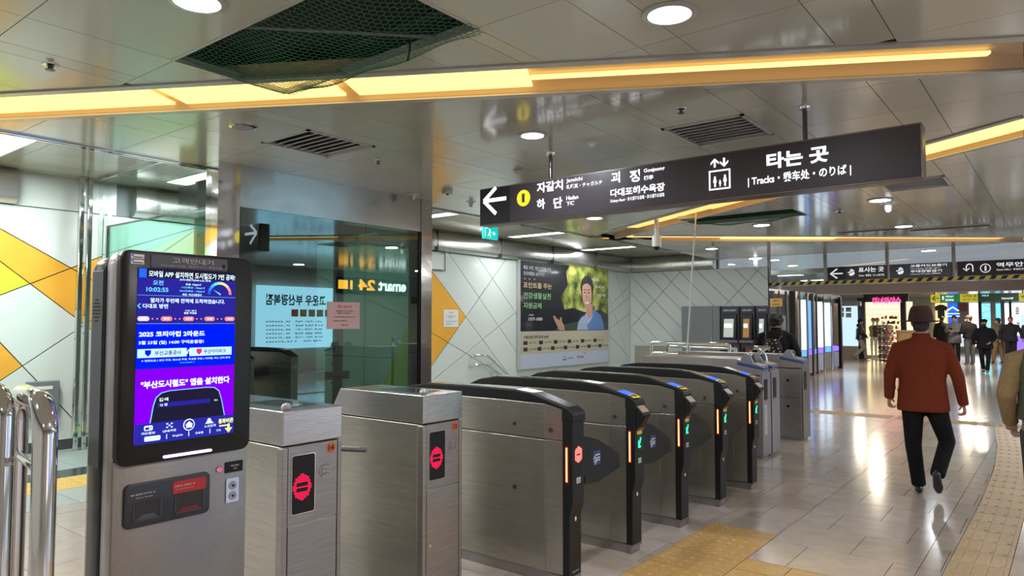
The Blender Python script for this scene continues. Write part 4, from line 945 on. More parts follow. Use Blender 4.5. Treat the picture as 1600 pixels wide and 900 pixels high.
# far old gates
BLU = mat('reader_blue', (.05, .12, .45), .3); 
def far_gate(y0, w, label, xf=-2.8, tint=None, xb=-4.35, sticker=False):
    t = thing('turnstile', label, 'ticket gate', (xf-.3, y0+w/2, 0)); M_ = tint or STEEL; y1 = y0+w
    MB().box(xb, xf-.03, y0, y1, .04, .96).build('body', STEELD, t, bevel=.005); MB().box(xb+.03, xf-.03, y0+.02, y1-.02, 0, .04).build('plinth', STEELD, t)
    MB().prism([(xb, y0-.002, .97), (xf-.02, y0-.002, .97), (xf-.02, y0-.002, 1.08), (xf-.32, y0-.002, 1.15), (xb, y0-.002, 1.15)], (0, w, 0)).build('top_housing', STEELD, t, bevel=.004)
    MB().box(xf-.03, xf, y0, y1, .03, 1.0).build('front_panel', M_, t, bevel=.004)
    MB().box(xf, xf+.004, y0+.04, y0+.15, .68, .92).build('display_window', BLACK, t)
    MB().prism([(xf-.3, y0+.03, 1.11), (xf-.1, y0+.03, 1.085), (xf-.15, y0+.03, 1.205), (xf-.22, y0+.03, 1.215)], (0, .09, 0)).build('reader_hood', mat('reader_silver', (.45, .5, .6), .25, .6), t, bevel=.01)
    MB().prism([(xf-.11, y0+.04, 1.10), (xf-.105, y0+.04, 1.09), (xf-.135, y0+.04, 1.20), (xf-.145, y0+.04, 1.20)], (0, .07, 0)).build('reader_screen', BLACK, t)
    MB().prism([(xf-.3, y0-.01, 1.08), (xf+.01, y0-.01, 1.03), (xf+.01, y0-.01, 1.06), (xf-.3, y0-.01, 1.12)], (0, .2, 0)).build('reader_pad', BLU, t, bevel=.006)
    for k in range(2): MB().lathe((xf-.2, y0-.002, .8-.35*k), [(.018, -.004), (.018, .0)], 12, ax='y').build('sensor', BLACK, t)
    MB().box(xf-.9, xf-.05, y0-.004, y0-.001, .57, .575).build('seam', BLACKM, t)
    if sticker:
        MB().box(xf, xf+.002, y0+.045, y0+.125, .28, .62).build('sticker', TXTD, t)
        for k in range(8): text('표를확인하세요요'[k], (xf+.003, y0+.065, .575-k*.036), (0, 1, 0), (0, 0, 1), .035, .024, TXTK, t, 0)
    return t
BT = mat('steel_blue_reflection', (.50, .52, .62), .28, .85)  # bluish reflection put into the steel's base colour
far_gate(8.28, .27, 'steel turnstile with painted-in blue reflection and tall white sticker beyond the amber lit gates', tint=BT, sticker=True)
far_gate(8.60, .28, 'steel turnstile cabinet with painted-in blue reflection right behind the stickered one', tint=BT)
far_gate(9.87, .31, 'farthest brownish steel turnstile with a blue card pad', xb=-4.6)
# ================================================================ FLAP GATES
BAR = emat('amber_bar', (1, .36, .10), 4.5); BARE = emat('amber_bar_core', (1, .75, .35), 6)
GRN = emat('green_led', (.03, 1, .35), 2.2); YST = mat('yellow_sticker', (.75, .68, .10), .5)
CAPM = mat('cap_black', (.010, .011, .013), .38, 0, .35); CAPT = mat('cap_grey_top', (.04, .048, .052), .2, .2, coat=.3)
def flap_gate(y0, num, label, first=False, flap=True, logo=True, w=.135):
    y1 = y0+w; t = thing('flap_gate', label, 'ticket gate', (-3.2, y0+w/2, 0)); xf = -2.36
    MB().box(-4.0, -2.44, y0+.01, y1-.01, 0, .06).build('plinth', STEELD, t)
    if not first: MB().box(-2.44, -2.40, y0+.005, y1-.005, 0, .055).build('plinth_shoe', STEEL, t)
    body = [(-4.0, .065), (-2.56, .065), (-2.56, .866), (-4.0, .866)]
    def pz(P, a, b, nm, m, bevel=.002): return MB().prism([(x, a, z) for x, z in P], (0, b-a, 0)).build(nm, m, t, bevel=bevel)
    pz(body, y0, y1, 'lower_panel', STEELH)
    pz([(-4.0, .874), (-2.56, .874), (-2.56, 1.087), (-2.9, 1.092), (-3.7, 1.092), (-4.0, 1.03)], y0, y1, 'upper_panel', STEELH)
    # front bend, panel tapers in
    for a, b, nm in ((.065, .868, 'lower_front_panel'), (.872, None, 'upper_front_panel')):
        za = a; tops = [(b or 1.086), (b or 1.062)]
        MB().add([(-2.558, y0, za), (-2.435, y0+.012, za), (-2.435, y1-.012, za), (-2.558, y1, za), (-2.558, y0, tops[0]), (-2.435, y0+.012, tops[1]), (-2.435, y1-.012, tops[1]), (-2.558, y1, tops[0])],
                 [(0, 3, 2, 1), (4, 5, 6, 7), (0, 1, 5, 4), (1, 2, 6, 5), (2, 3, 7, 6), (3, 0, 4, 7)]).build(nm, STEELH, t, bevel=.0015)
    # black cap with swept profile
    top = [(-4.03, 1.03), (-3.78, 1.13), (-3.60, 1.158), (-3.2, 1.163), (-2.80, 1.160), (-2.66, 1.146), (-2.40, 1.075), (-2.36, 1.052), (-2.352, 1.03)]
    bot = [(-2.352, .99), (-2.434, .99), (-2.434, 1.064), (-2.556, 1.089), (-2.9, 1.095), (-3.7, 1.095), (-4.0, 1.03)]
    pz(top+bot, y0-.004, y1+.004, 'cap', CAPM, .004)
    MB().prism([(x, y0+.012, z+.001) for x, z in top[1:7]]+[(x, y0+.012, z+.004) for x, z in top[1:7]][::-1], (0, w-.024, 0)).build('cap_top', CAPT, t)
    fr = [(-2.434, .06), (-2.385, .06), (-2.383, .42), (-2.36, .50), (xf, .99), (-2.434, .99)]
    pz(fr, y0+.002, y1-.002, 'front_post', CAPM, .004)
    pz([(-2.43, .045), (-2.384, .045), (-2.384, .062), (-2.43, .062)], y0+.003, y1-.003, 'post_foot', STEEL, 0)
    # side light bars
    for s, yy in ((-1, y0+.001), (1, y1-.001)):
        MB().box(-2.409, -2.391, yy-.003 if s < 0 else yy, yy if s < 0 else yy+.003, .625, .84).build('light_bar_surround', emat('bar_glow', (1, .05, .02), .7), t)
        MB().box(-2.404, -2.396, yy-.005 if s < 0 else yy, yy if s < 0 else yy+.005, .632, .833).build('light_bar', BAR, t)
    yc = (y0+y1)/2
    F0 = xf+.0005
    if first:
        MB().box(xf-.002, F0, y0+.022, y1-.03, .665, .84).build('display_window', BLACK, t)
        mb = MB(); cy, cz = yc, .79
        for i in range(-4, 5):
            for j in range(-5, 6):
                r = math.hypot(i*1.1, j)
                if r < 5.4 and not (abs(j) <= 0 and abs(i) < 3): mb.box(F0, F0+.0015, cy+i*.0085-.0034, cy+i*.0085+.0034, cz+j*.0088-.0036, cz+j*.0088+.0036)
        mb.build('stop_indicator', emat('stop_led', (1, .12, .10), 2.2), t)
    else:
        MB().prism([(xf-.01, y0+.01, 1.02), (xf+.055, y0+.01, .965), (xf+.058, y0+.01, .95), (xf+.012, y0+.01, .86), (xf-.01, y0+.01, .84)], (0, w-.02, 0)).build('reader_head', CAPM, t, bevel=.004)
        MB().prism([(xf+.056, y0+.03, .942), (xf+.018, y0+.03, .872), (xf+.021, y0+.03, .870), (xf+.059, y0+.03, .940)], (0, w-.06, 0)).build('reader_window', BLACK, t)
        MB().prism([(xf, y0+.02, 1.016), (xf+.05, y0+.02, .972), (xf+.052, y0+.02, .974), (xf+.002, y0+.02, 1.019)], (0, w-.04, 0)).build('reader_label', mat('label_tan', (.35, .27, .2), .4), t)
        MB().prism([(xf+.014, y0+.025, .862), (xf+.004, y0+.025, .842), (xf+.006, y0+.025, .84), (xf+.017, y0+.025, .86)], (0, w-.05, 0)).build('red_label', mat('label_red', (.35, .1, .08), .5), t)
        MB().box(F0, F0+.001, y0+.03, y1-.035, .815, .86 if 0 else .855).build('yellow_sticker', YST, t)
        MB().box(F0, F0+.0015, y0+.032, y1-.038, .712, .808).build('display_window', mat('disp_green', (.0, .09, .05), .3), t)
        mb = MB(); cy, cz = yc-.002, .758
        a_ = [(-.022, .03), (-.012, .036), (-.004, .02), (.004, .036), (.016, .030)]
        mb.prism([(F0+.0016, cy-.022, cz-.034), (F0+.0016, cy+.012, cz-.034), (F0+.0016, cy+.012, cz-.022), (F0+.0016, cy-.006, cz-.022), (F0+.0016, cy+.022, cz+.030), (F0+.0016, cy+.008, cz+.034), (F0+.0016, cy-.012, cz-.010), (F0+.0016, cy-.012, cz+.014), (F0+.0016, cy-.022, cz+.014)], (.001, 0, 0))
        mb.build('green_arrow', GRN, t)
        yt = emat('yellow_sticker_glow', (.75, .68, .12), .0) if 0 else YST
        MB().prism([(-2.425, y0+.02, 1.085), (-2.372, y0+.02, 1.066), (-2.371, y0+.02, 1.068), (-2.424, y0+.02, 1.087)], (0, w-.04, 0)).build('arrow_sticker', YST, t)
        MB().prism([(-2.425+.012, y0+.04, 1.0835), (-2.425+.012, y1-.04, 1.0835), (-2.380, yc, 1.0725)], (.0005, 0, .0018)).build('sticker_arrow_symbol', TXTK, t)
        MB().prism([(-2.505, y0+.015, 1.107), (-2.43, y0+.015, 1.0865), (-2.43, y0+.015, 1.0885), (-2.505, y0+.015, 1.109)], (0, w-.03, 0)).build('blue_led_strip', emat('blue_led', (.05, .12, 1), 1.6), t)
    if flap or num:
        MB().box(F0, F0+.001, yc-.022, yc+.022, .618, .652).build('number_plate', TXTD, t); text(num, (F0+.001, yc-.015, .624), (0, 1, 0), (0, 0, 1), .030, .022, TXTK, t, .02)
    MB().ball((-2.382, yc, .40), (.005, .009, .014)).build('keyhole', WHITE, t, smooth=True)
    text('SENTEC', (-2.3835, y0+.03, .085), (0, 1, 0), (0, 0, 1), w-.06, .008, TXTD, t, 0) if first else None
    for x_, z_ in ((-2.52, .93), (-2.80, .945), (-2.80, .545)): MB().lathe((x_, y0-.0005, z_), [(.0135, -.0015), (.0135, .001)], 14, ax='y').build('sensor_hole', BLACKM, t)
    MB().lathe((-2.93, y0-.0005, 1.04), [(.009, -.0015), (.009, .001)], 12, ax='y').build('screw', STEELD, t)
    for x_ in (-2.84, -3.25): MB().box(x_, x_+.002, y0-.0055, y0-.003, 1.096, 1.155).build('cap_joint', BLACKM, t)
    if flap:
        P = [(y1-.01, .845), (3.80-3.585+y0, .845), (3.80-3.585+y0, .875), (3.85-3.585+y0, .868), (3.962-3.585+y0, .838), (4.255-3.585+y0, .70), (4.255-3.585+y0, .612), (3.967-3.585+y0, .560), (3.81-3.585+y0, .575), (3.81-3.585+y0, .63), (y1-.01, .64)]
        MB().prism([(-2.43, a, b) for a, b in P], (.018, 0, 0)).build('flap_wing', CAPM, t, bevel=.003)
        if logo:
            c = y0+.365; MB().box(-2.4125, -2.4112, c-.042, c+.042, .675, .765).build('logo_field', mat('logo_blue', (.02, .06, .22), .4), t)
            for k, z_ in enumerate((.735, .715, .700)):
                MB().prism([(-2.411, c-.04+.01*k, z_-.022), (-2.411, c-.008+.004*k, z_), (-2.411, c+.04, z_), (-2.411, c+.04, z_+.007), (-2.411, c-.012+.004*k, z_+.007), (-2.411, c-.046+.01*k, z_-.018)], (.0008, 0, 0)).build('logo_line', TXTD, t)
    return t
for k, (num, lb) in enumerate((('12', 'nearest black capped flap gate numbered 12 with red stop symbol'), ('11', 'flap gate behind number 12, with green arrow and blue logo wing'), ('10', 'middle flap gate of the row of five, third from the front'), ('9', 'fourth flap gate from the front, one before the last'), ('8', 'last amber lit flap gate before the turnstiles with painted-in blue reflection'))):
    flap_gate(3.585+.783*k, num, lb, first=(k == 0), flap=(k < 4), logo=(k < 2))
# ================================================================ RAILS AND TICKET MACHINES BEHIND THE GATES
t = thing('queue_rail', 'low chrome queue rail with bent ends behind the flap gates', 'railing', (-7, 13, 0))
def RP(px, py, d): v = ray(px, py); return EYE+v*d
P0, P1 = RP(1018, 534, 13.6), RP(1140, 536, 12.4)
for z_, dz in ((1.19, 0), (.99, 0)):
    MB().tube([(P0.x, P0.y, z_-.02), (P0.x+.05, P0.y, z_), (P1.x-.05, P1.y, z_), (P1.x, P1.y, z_-.02)], .032, 12).build('rail', CHROME, t, smooth=True)
for f in (0, .5, 1): q = P0.lerp(P1, f); MB().cyl((q.x, q.y, 0), (q.x, q.y, 1.18), .03, 12).build('post', CHROME, t, smooth=True)
t = thing('queue_rail', 'second lower chrome queue rail in front of the grey cabinet', 'railing', (-8, 16, 0))
P0, P1 = RP(1000, 545, 16), RP(1150, 545, 14.2)
for z_ in (1.05, .8): MB().tube([(P0.x, P0.y, z_), (P1.x, P1.y, z_)], .03, 10).build('rail', CHROME, t, smooth=True)
for f in (0, 1): q = P0.lerp(P1, f); MB().cyl((q.x, q.y, 0), (q.x, q.y, 1.05), .03, 12).build('post', CHROME, t, smooth=True)
a = RP(1196, 541, 9.5); b_ = RP(1184, 541, 9.5)
loop_rail('railing', 'short arched chrome hoop beside the woman with the backpack', Vector((b_.x, b_.y, 0)), Vector((a.x, a.y, 0)), 1.24, .03, .16)
t = thing('barrier_box', 'light steel box barrier behind the rails near the corner', 'barrier', (-7.4, 14.5, 0)); P0 = RP(1001, 545, 15.2); MB().box(P0.x-.15, P0.x+.6, P0.y, P0.y+.1, 0, 1.07).build('panel', STEEL, t, bevel=.01); MB().box(P0.x-.17, P0.x+.62, P0.y-.02, P0.y+.12, 1.07, 1.10).build('top_rail', CHROME, t)
YM = 17.4
def machine_x(px): return PY(px, 520, YM).x
t = thing('equipment_cabinet', 'tall plain grey equipment cabinet left of the ticket machines', 'cabinet', (machine_x(1095), YM+.3, 0))
xa, xb, xc = machine_x(1065), machine_x(1114), machine_x(1125); GC_ = mat('cabinet_grey', (.16, .175, .18), .5)
MB().box(xa, xc, YM, YM+.6, .05, 1.99).build('body', GC_, t, bevel=.01); MB().box(xa+.015, xb-.005, YM-.012, YM, .1, 1.95).build('door', GC_, t, bevel=.004); MB().box(xb+.005, xc-.01, YM-.012, YM, .1, 1.95).build('door', GC_, t, bevel=.004); MB().box(xa+.02, xc-.02, YM+.03, YM+.6, 0, .05).build('plinth', BLACKM, t)
MB().box(xb-.04, xb-.025, YM-.03, YM-.012, 1.0, 1.2).build('handle', CHROME, t)
def ticket_machine(px0, px1, label, scr):
    a, b = machine_x(px0), machine_x(px1); w = b-a; t = thing('ticket_machine', label, 'ticket machine', ((a+b)/2, YM+.3, 0)); Y = YM
    DB = mat('machine_dark', (.035, .035, .05), .35)
    MB().box(a, b, Y+.0, Y+.6, 0, 1.98).build('body', DB, t, bevel=.01); MB().box(a+.03, b-.03, Y-.01, Y, 1.80, 1.95).build('header', DB, t); text('교통카드보충기', (a+.06, Y-.012, 1.85), (1, 0, 0), (0, 0, 1), w-.14, .05, TXTD, t, .01)
    MB().prism([(a+.05, Y-.002, 1.2), (a+.05, Y-.12, 1.14), (a+.05, Y-.04, 1.78), (a+.05, Y-.002, 1.78)], (w-.1, 0, 0)).build('screen_hood', BLACK, t, bevel=.01)
    MB().prism([(a+.10, Y-.115, 1.2), (a+.10, Y-.055, 1.66), (a+.10, Y-.058, 1.66), (a+.10, Y-.118, 1.2)], (w-.22, 0, 0)).build('touch_screen', scr, t)
    MB().box(a+.12, b-.15, Y-.11, Y-.1, 1.44, 1.54).build('screen_item', TXT, t)
    MB().box(a+.01, b-.01, Y-.13, Y, 1.06, 1.13).build('shelf', mat('shelf_grey', (.12, .12, .14), .4), t, bevel=.01)
    for k, (u, z_, s, m_) in enumerate(((.2, .86, .12, BLACK), (.48, .90, .10, mat('slot_red', (.3, .03, .03), .4)), (.75, .80, .13, STEELD), (.25, .65, .14, BLACK), (.7, .6, .12, BLACK))): MB().box(a+w*u-s*.4, a+w*u+s*.4, Y-.012, Y, z_-s*.4, z_+s*.6).build('slot', m_, t)
    MB().box(a+.02, b-.02, Y-.008, Y, .10, 1.04).build('lower_door', mat('machine_mid', (.07, .065, .08), .35), t); return t
MSC = emat('machine_screen', (.45, .50, .45), .8); MSO = emat('machine_screen_warm', (.35, .18, .06), .8)
ticket_machine(1127, 1155.5, 'dark ticket machine with pale screen next to the grey cabinet', MSC); ticket_machine(1157, 1180, 'middle dark ticket machine with amber screen', MSO); ticket_machine(1181.5, 1203, 'right hand dark ticket machine partly behind the woman', MSC)
t = thing('wall_sign', 'small yellow notice sign above the woman with the backpack', 'sign', PY(1203, 479, 16.8)); a = PY(1203.5, 479, 16.8); b = PY(1222, 466, 16.8)
MB().box(a.x, b.x, a.y, a.y+.02, a.z, b.z).build('sign_board', mat('sign_amber', (.62, .38, .08), .5), t); text('교통카드', (a.x+.05, a.y-.001, (a.z+b.z)/2+.01), (1, 0, 0), (0, 0, 1), (b.x-a.x)*.6, .05, TXTK, t, .01); text('무인발매기', (a.x+.05, a.y-.001, a.z+.03), (1, 0, 0), (0, 0, 1), (b.x-a.x)*.6, .04, TXTK, t, .01)
MB().box((a.x+b.x)/2-.01, (a.x+b.x)/2+.01, a.y+.02, a.y+.04, 0, b.z).build('post', DGREY, t)
# ================================================================ GLASS PORTAL WITH SIGNS AND HAZARD TAPE
YP = 18.5; zt = 2.585
hdr = struct(MB().box(-4.9, 5.6, YP, YP+.35, 2.27, 2.495).build('trim_7', mat('beam_bronze', (.20, .16, .135), .3, .6, noise=.1, nscale=2)))
t = thing('portal_screen', 'long glass portal screen with steel posts above the hazard tape', 'glass screen', (-7.45, YP, 2.5))
MB().box(-7.45, 5.6, YP-.006, YP+.006, 2.55, C-.002).build('glass_pane', glassmat('portal_glass', (.9, .93, .93), .10), t)
for px in (1122, 1181, 1202, 1290, 1387, 1491): x = PY(px, 430, YP).x; MB().box(x-.035, x+.035, YP-.05, YP+.03, 2.52, C).build('post', mat('post_grey', (.34, .32, .31), .35, .5), t)
MB().box(-7.45, 5.6, YP-.02, YP+.02, 2.50, 2.515).build('bottom_channel', STEELD, t)
MB().box(-7.45, -7.43, YP, YP+5.5, 2.5, 2.80).build('return_channel', CLG, t)
# tape with individual stripes
t = thing('hazard_tape', 'black and yellow hazard tape along the bottom of the glass portal', 'tape', (-7.45, YP-.03, 2.5))
MB().box(-7.45, 3, YP-.056, YP-.052, 2.515, 2.595).build('tape', BLACKM, t)
k = 0; x = -7.4
while x < .8:
    MB().prism([(x, YP-.057, 2.517), (x+.10, YP-.057, 2.517), (x+.16, YP-.057, 2.593), (x+.06, YP-.057, 2.593)], (0, -.0015, 0)).build('yellow_stripe', mat('tape_yellow', (.75, .55, .05), .5), t); x += .2
t = thing('hazard_tape', 'short second hazard tape running back on the portal side pane', 'tape', (-7.45, YP, 2.5)); MB().box(-7.428, -7.424, YP, YP+5.4, 2.5, 2.56).build('tape', BLACKM, t)
y = YP+.05
while y < YP+5.3: MB().prism([(-7.4235, y, 2.502), (-7.4235, y+.1, 2.502), (-7.4235, y+.14, 2.558), (-7.4235, y+.04, 2.558)], (.001, 0, 0)).build('yellow_stripe', MATS['tape_yellow'], t); y += .2
def portal_sign(px0, px1, label, face, fn):
    global t
    a = PY(px0, 430, YP-.12); b = PY(px1, 430, YP-.12); t = thing('direction_sign', label, 'sign', (a.x, YP-.12, 2.6)); t['z'] = 0; del t['z']
    MB().box(a.x, b.x, YP-.11, YP-.055, 2.60, 2.925).build('housing', SGN, t, bevel=.006); MB().box(a.x+.01, b.x-.01, YP-.114, YP-.11, 2.61, 2.915).build('face_panel', face, t); fn(a.x, b.x)
YF = YP-.115; DT = emat('sign_text', (.8, .82, .85), .75); F1 = mat('sign_slate', (.045, .05, .06), .35); F2 = mat('sign_slate_blue', (.06, .075, .10), .35)
def TS(s, x0, x1, z0, z1, bold=.02, m=None): text(s, (x0, YF, z0), (1, 0, 0), (0, 0, 1), x1-x0, z1-z0, m or DT, t, bold)
def hand(x, z, s=.075):
    mb = MB(); mb.prism([(x+s*a, YF, z+s*b) for a, b in ((-1, -.1), (.9, .55), (.75, .85), (-1.1, .2))], (0, -.002, 0)); mb.prism([(x+s*a, YF, z+s*b) for a, b in ((-.45, .6), (-.3, 1.05), (.2, 1.2), (.6, .95), (.5, .85))], (0, -.002, 0))
    mb.prism([(x+s*a, YF, z+s*b) for a, b in ((-.6, -.25), (.9, .3), (1, -.2), (.6, -.8), (-.2, -1), (-.7, -.7))], (0, -.002, 0)); mb.build('hand_card_symbol', DT, t)
def s1(x0, x1):
    MB().box(x0+.012, x0+.40, YF-.0005, YF+.0005, 2.612, 2.913).build('arrow_panel', BLACKM, t); mb = MB(); cx_ = x0+.07; cz = 2.762
    for dz in (.11, -.11): mb.prism([(cx_-.02, YF-.002, cz), (cx_+.02, YF-.002, cz), (cx_+.17, YF-.002, cz+dz), (cx_+.13, YF-.002, cz+dz+(.012 if dz > 0 else -.012))], (0, -.002, 0))
    mb.box(cx_+.04, cx_+.28, YF-.004, YF-.002, cz-.014, cz+.014); mb.build('arrow_symbol', DT, t)
    hand(x0+.54, 2.77); TS('표사는 곳', x0+.70, x1-.05, 2.77, 2.89, .025); TS('Tickets・售票处・きっぷ売り場', x0+.70, x1-.05, 2.67, 2.72, .01)
def s2_(x0, x1):
    hand(x0+.22, 2.76); TS('교통카드보충기', x0+.43, x0+1.15, 2.84, 2.90); TS('Transit Card Recharging・交通卡充值机・乗車カード', x0+.43, x1-.22, 2.79, 2.82, .005); TS('우대권발급기', x0+.43, x0+1.05, 2.715, 2.775); TS('Complimentary Ticket Vending・优惠票发券机', x0+.43, x1-.22, 2.665, 2.695, .005)
def s3(x0, x1):
    mb = MB(); cx_ = x0+.23; cz = 2.79; mb.tube([(cx_-.06, YF, cz-.06)]+[(cx_-.06*math.cos(PI*k/8), YF, cz+.01+.06*math.sin(PI*k/8)) for k in range(9)]+[(cx_+.06, YF, cz-.10)], .012, 6)
    mb.tube([(cx_-.12, YF, cz-.02), (cx_-.06, YF, cz-.08), (cx_, YF, cz-.02)], .010, 6); mb.build('turn_arrow_symbol', DT, t)
    c = x0+.52; MB().tube([(c+.09*math.cos(2*PI*k/24), YF, 2.755+.09*math.sin(2*PI*k/24)) for k in range(25)], .009, 6).build('ring_symbol', DT, t); TS('i', c-.015, c+.02, 2.70, 2.81, .03)
    TS('역무안전실', x0+.72, x0+1.50, 2.765, 2.865, .02); TS('Station Office・车站办公室・駅務安全室', x0+.72, x0+1.50, 2.69, 2.735, .005)
portal_sign(1293, 1387-2, 'dark sign on the glass portal with a left arrow and ticket hand', F1, s1)
portal_sign(1390, 1488, 'slate blue two line card recharge sign between two posts', F2, s2_)
portal_sign(1496, 1606, 'dark sign with turn arrow and circled i at right edge', SGN, s3)
# ================================================================ HALL BEYOND THE PORTAL
c2 = struct(MB().box(-14, 5.6, YP+.35, 46, 2.82, 2.95).build('ceiling_hall', mat('hall_ceiling', (.42, .38, .33), .2, .3, bump=.1, bscale=2))); c2.name = 'ceiling.002'
struct(MB().box(-14, 5.6, 43.2, 43.3, 0, 2.9).build('wall_far', mat('wall_far_grey', (.4, .42, .45), .4)))
struct(MB().box(-14, -13.9, 18, 46, 0, 2.9).build('wall_side_far', mat('wall_far_grey', (.4, .42, .45), .4)))
# pipe with brackets under the beam
t = thing('pipe_rail', 'thin dark pipe with brackets under the bronze beam', 'pipe', (-5.5, YP+1.2, 2.3)); MB().cyl((-5.0, YP+1.2, 2.33), (3, YP+1.2, 2.33), .02, 8).build('pipe', DGREY, t)
for k in range(10): MB().cyl((-4.9+k*.9, YP+1.2, 2.33), (-4.9+k*.9, YP+1.2, 2.82), .012, 6).build('bracket', DGREY, t)
# chrome shop front in perspective on the left
LB = emat('lightbox_white', (.72, .86, 1), 1.5); LBB = emat('lightbox_blue', (.12, .35, .95), 1.3); VIO = emat('lightbox_violet', (.22, .12, 1), 1.6)
BRZ = mat('pillar_bronze', (.30, .24, .19), .2, .85, bump=.1, bscale=3)
t = thing('storefront', 'mirror chrome storefront with bright glass bays left of the walkway', 'storefront', (-5.8, 18.9, 0))
def G(px, d): v = ray(px, HZ); return EYE+v*d
bays = [(1206, 18.9, .14, DGREY), (1218, 19.0, .05, CHROME), (1229, 19.2, .07, STEELD), (1240, 19.0, .17, BRZ), (1250, 19.4, .05, CHROME), (1261, 20.2, .07, STEELD), (1269, 20.8, .11, BRZ), (1276, 21.4, .05, DGREY), (1287, 22.4, .05, CHROME), (1299, 23.2, .04, CHROME), (1311, 24.0, .17, BLACK)]
for px, d, w_, m_ in bays: p = G(px, d); MB().box(p.x-w_/2, p.x+w_/2, p.y-w_/2, p.y+w_/2, 0, 2.42).build('post', m_, t, bevel=.01)
for k in range(len(bays)-1):
    p = G(bays[k][0], bays[k][1]+.08); q = G(bays[k+1][0], bays[k+1][1]+.08)
    if k < 3: continue
    MB().prism([(p.x, p.y, .1), (q.x, q.y, .1), (q.x, q.y, 2.36), (p.x, p.y, 2.36)], (-.02, .02, 0)).build('glass_pane', glassmat('shop_glass', (.85, .93, .95), .12), t)
    a2, b2 = bays[k][0]+1.5, bays[k+1][0]-1.5; d2 = bays[k][1]+.25; p2, q2 = G(a2, d2), G(b2, d2+.1)
    MB().prism([(p2.x, p2.y, .80), (q2.x, q2.y, .80), (q2.x, q2.y, 2.2), (p2.x, p2.y, 2.2)], (-.03, .03, 0)).build('lit_poster', (STEELD, LB, LB, BRZ, LB, LBB)[k % 6] if k > 3 else STEELD, t)
    MB().prism([(p2.x, p2.y, .62), (q2.x, q2.y, .62), (q2.x, q2.y, .78), (p2.x, p2.y, .78)], (-.03, .03, 0)).build('violet_lamp', (VIO if k % 2 else LBB) if k > 3 else BLACKM, t)
    MB().prism([(p2.x, p2.y, .1), (q2.x, q2.y, .1), (q2.x, q2.y, .6), (p2.x, p2.y, .6)], (-.03, .03, 0)).build('lower_panel', (mat('dim_blue', (.25, .3, .4), .3) if k % 2 else STEELD) if k > 3 else BRZ, t)
p, q = G(1202, 18.9), G(1314, 24.1); MB().prism([(p.x, p.y, 2.36), (q.x, q.y, 2.36), (q.x, q.y, 2.48), (p.x, p.y, 2.48)], (-.35, .2, 0)).build('canopy', STEELD, t)
MB().prism([(p.x, p.y+.3, 0), (q.x, q.y, 0), (q.x, q.y, .08), (p.x, p.y+.3, .08)], (-.1, .1, 0)).build('sill', CHROME, t)
a = G(1236, 19.0); MB().box(a.x-.25, a.x-.10, a.y-.14, a.y-.12, 1.35, 1.75).build('posted_notice', PAPER, t)
# pale blue light wall with green stickers
YL = PZ(1330, 561).y
def yb(name, px0, px1, z0, z1, Y, m_, d=.05, T_=None): a = PY(px0, 500, Y).x; b = PY(px1, 500, Y).x; return MB().box(a, b, Y, Y+d, z0, z1).build(name, m_, T_ or t)
t = thing('lightbox_wall', 'pale blue backlit panel with green and violet stickers beside the bright shop', 'lightbox', (PY(1330, 500, YL).x, YL, 0))
yb('lit_panel', 1306, 1340, .55, 2.25, YL, emat('pale_panel', (.50, .68, .85), 1.0)); yb('base_box', 1308, 1338, 0, .55, YL-.05, mat('base_beige', (.35, .31, .26), .4), .3); yb('top_beam', 1306, 1345, 2.25, 2.45, YL-.05, STEELD, .2)
SG = mat('sticker_green', (.18, .45, .08), .5); SVI = mat('sticker_violet', (.13, .08, .3), .5)
for i, (px, z_, m_) in enumerate(((1312.5, 2.10, SG), (1324, 2.10, SVI), (1312.5, 1.88, SVI), (1324, 1.86, SG))):
    yb('sticker', px-2.2, px+6.5, z_-.10, z_+.09, YL-.004, TXTD, .004); yb('sticker_print', px-1.5, px+5.5, z_+.00, z_+.07, YL-.007, m_, .003)
    for j in range(4): yb('sticker_print', px-1.2+j*1.8, px-.2+j*1.8, z_-.07, z_-.04, YL-.007, TXTK, .003)
# bright accessories shop with neon name
YS2 = 33.0; t = thing('accessory_shop', 'bright yellow lit accessories shop with pink neon name', 'shop', (PY(1400, 500, YS2).x, YS2, 0))
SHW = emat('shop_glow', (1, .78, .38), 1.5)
m, nt_, b_ = nmat('shop_shelves'); MATS['shop_shelves'] = m; m.name = 'shop_shelves'
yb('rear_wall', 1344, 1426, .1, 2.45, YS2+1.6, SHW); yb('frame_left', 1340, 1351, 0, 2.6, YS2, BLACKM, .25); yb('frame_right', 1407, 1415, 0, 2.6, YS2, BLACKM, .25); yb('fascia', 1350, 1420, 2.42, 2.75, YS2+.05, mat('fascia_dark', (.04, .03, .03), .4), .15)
a = PY(1364, 483, YS2); b = PY(1408, 466, YS2); text('미녀와야수', (a.x, YS2-.02, 2.28), (1, 0, 0), (0, 0, 1), b.x-a.x, .34, emat('neon_pink', (1, .05, .22), 2.5), t, .03)
GR = [emat('goods%d' % i, c, s) for i, (c, s) in enumerate((((1, .75, .45), 1.1), ((.9, .35, .25), .8), ((.8, .6, .3), .9)))]; GD = [mat('goods_d%d' % i, c, .5) for i, c in enumerate(((.35, .05, .05), (.05, .04, .04), (.5, .45, .4), (.45, .18, .1), (.1, .15, .25), (.55, .4, .1)))]
for r in range(9):
    z_ = .35+r*.22; yb('shelf', 1350, 1407, z_, z_+.015, YS2+1.2, WHITE, .35)
t0 = t
for k in range(90):   # small goods on the shelves and on two spinner racks
    pass
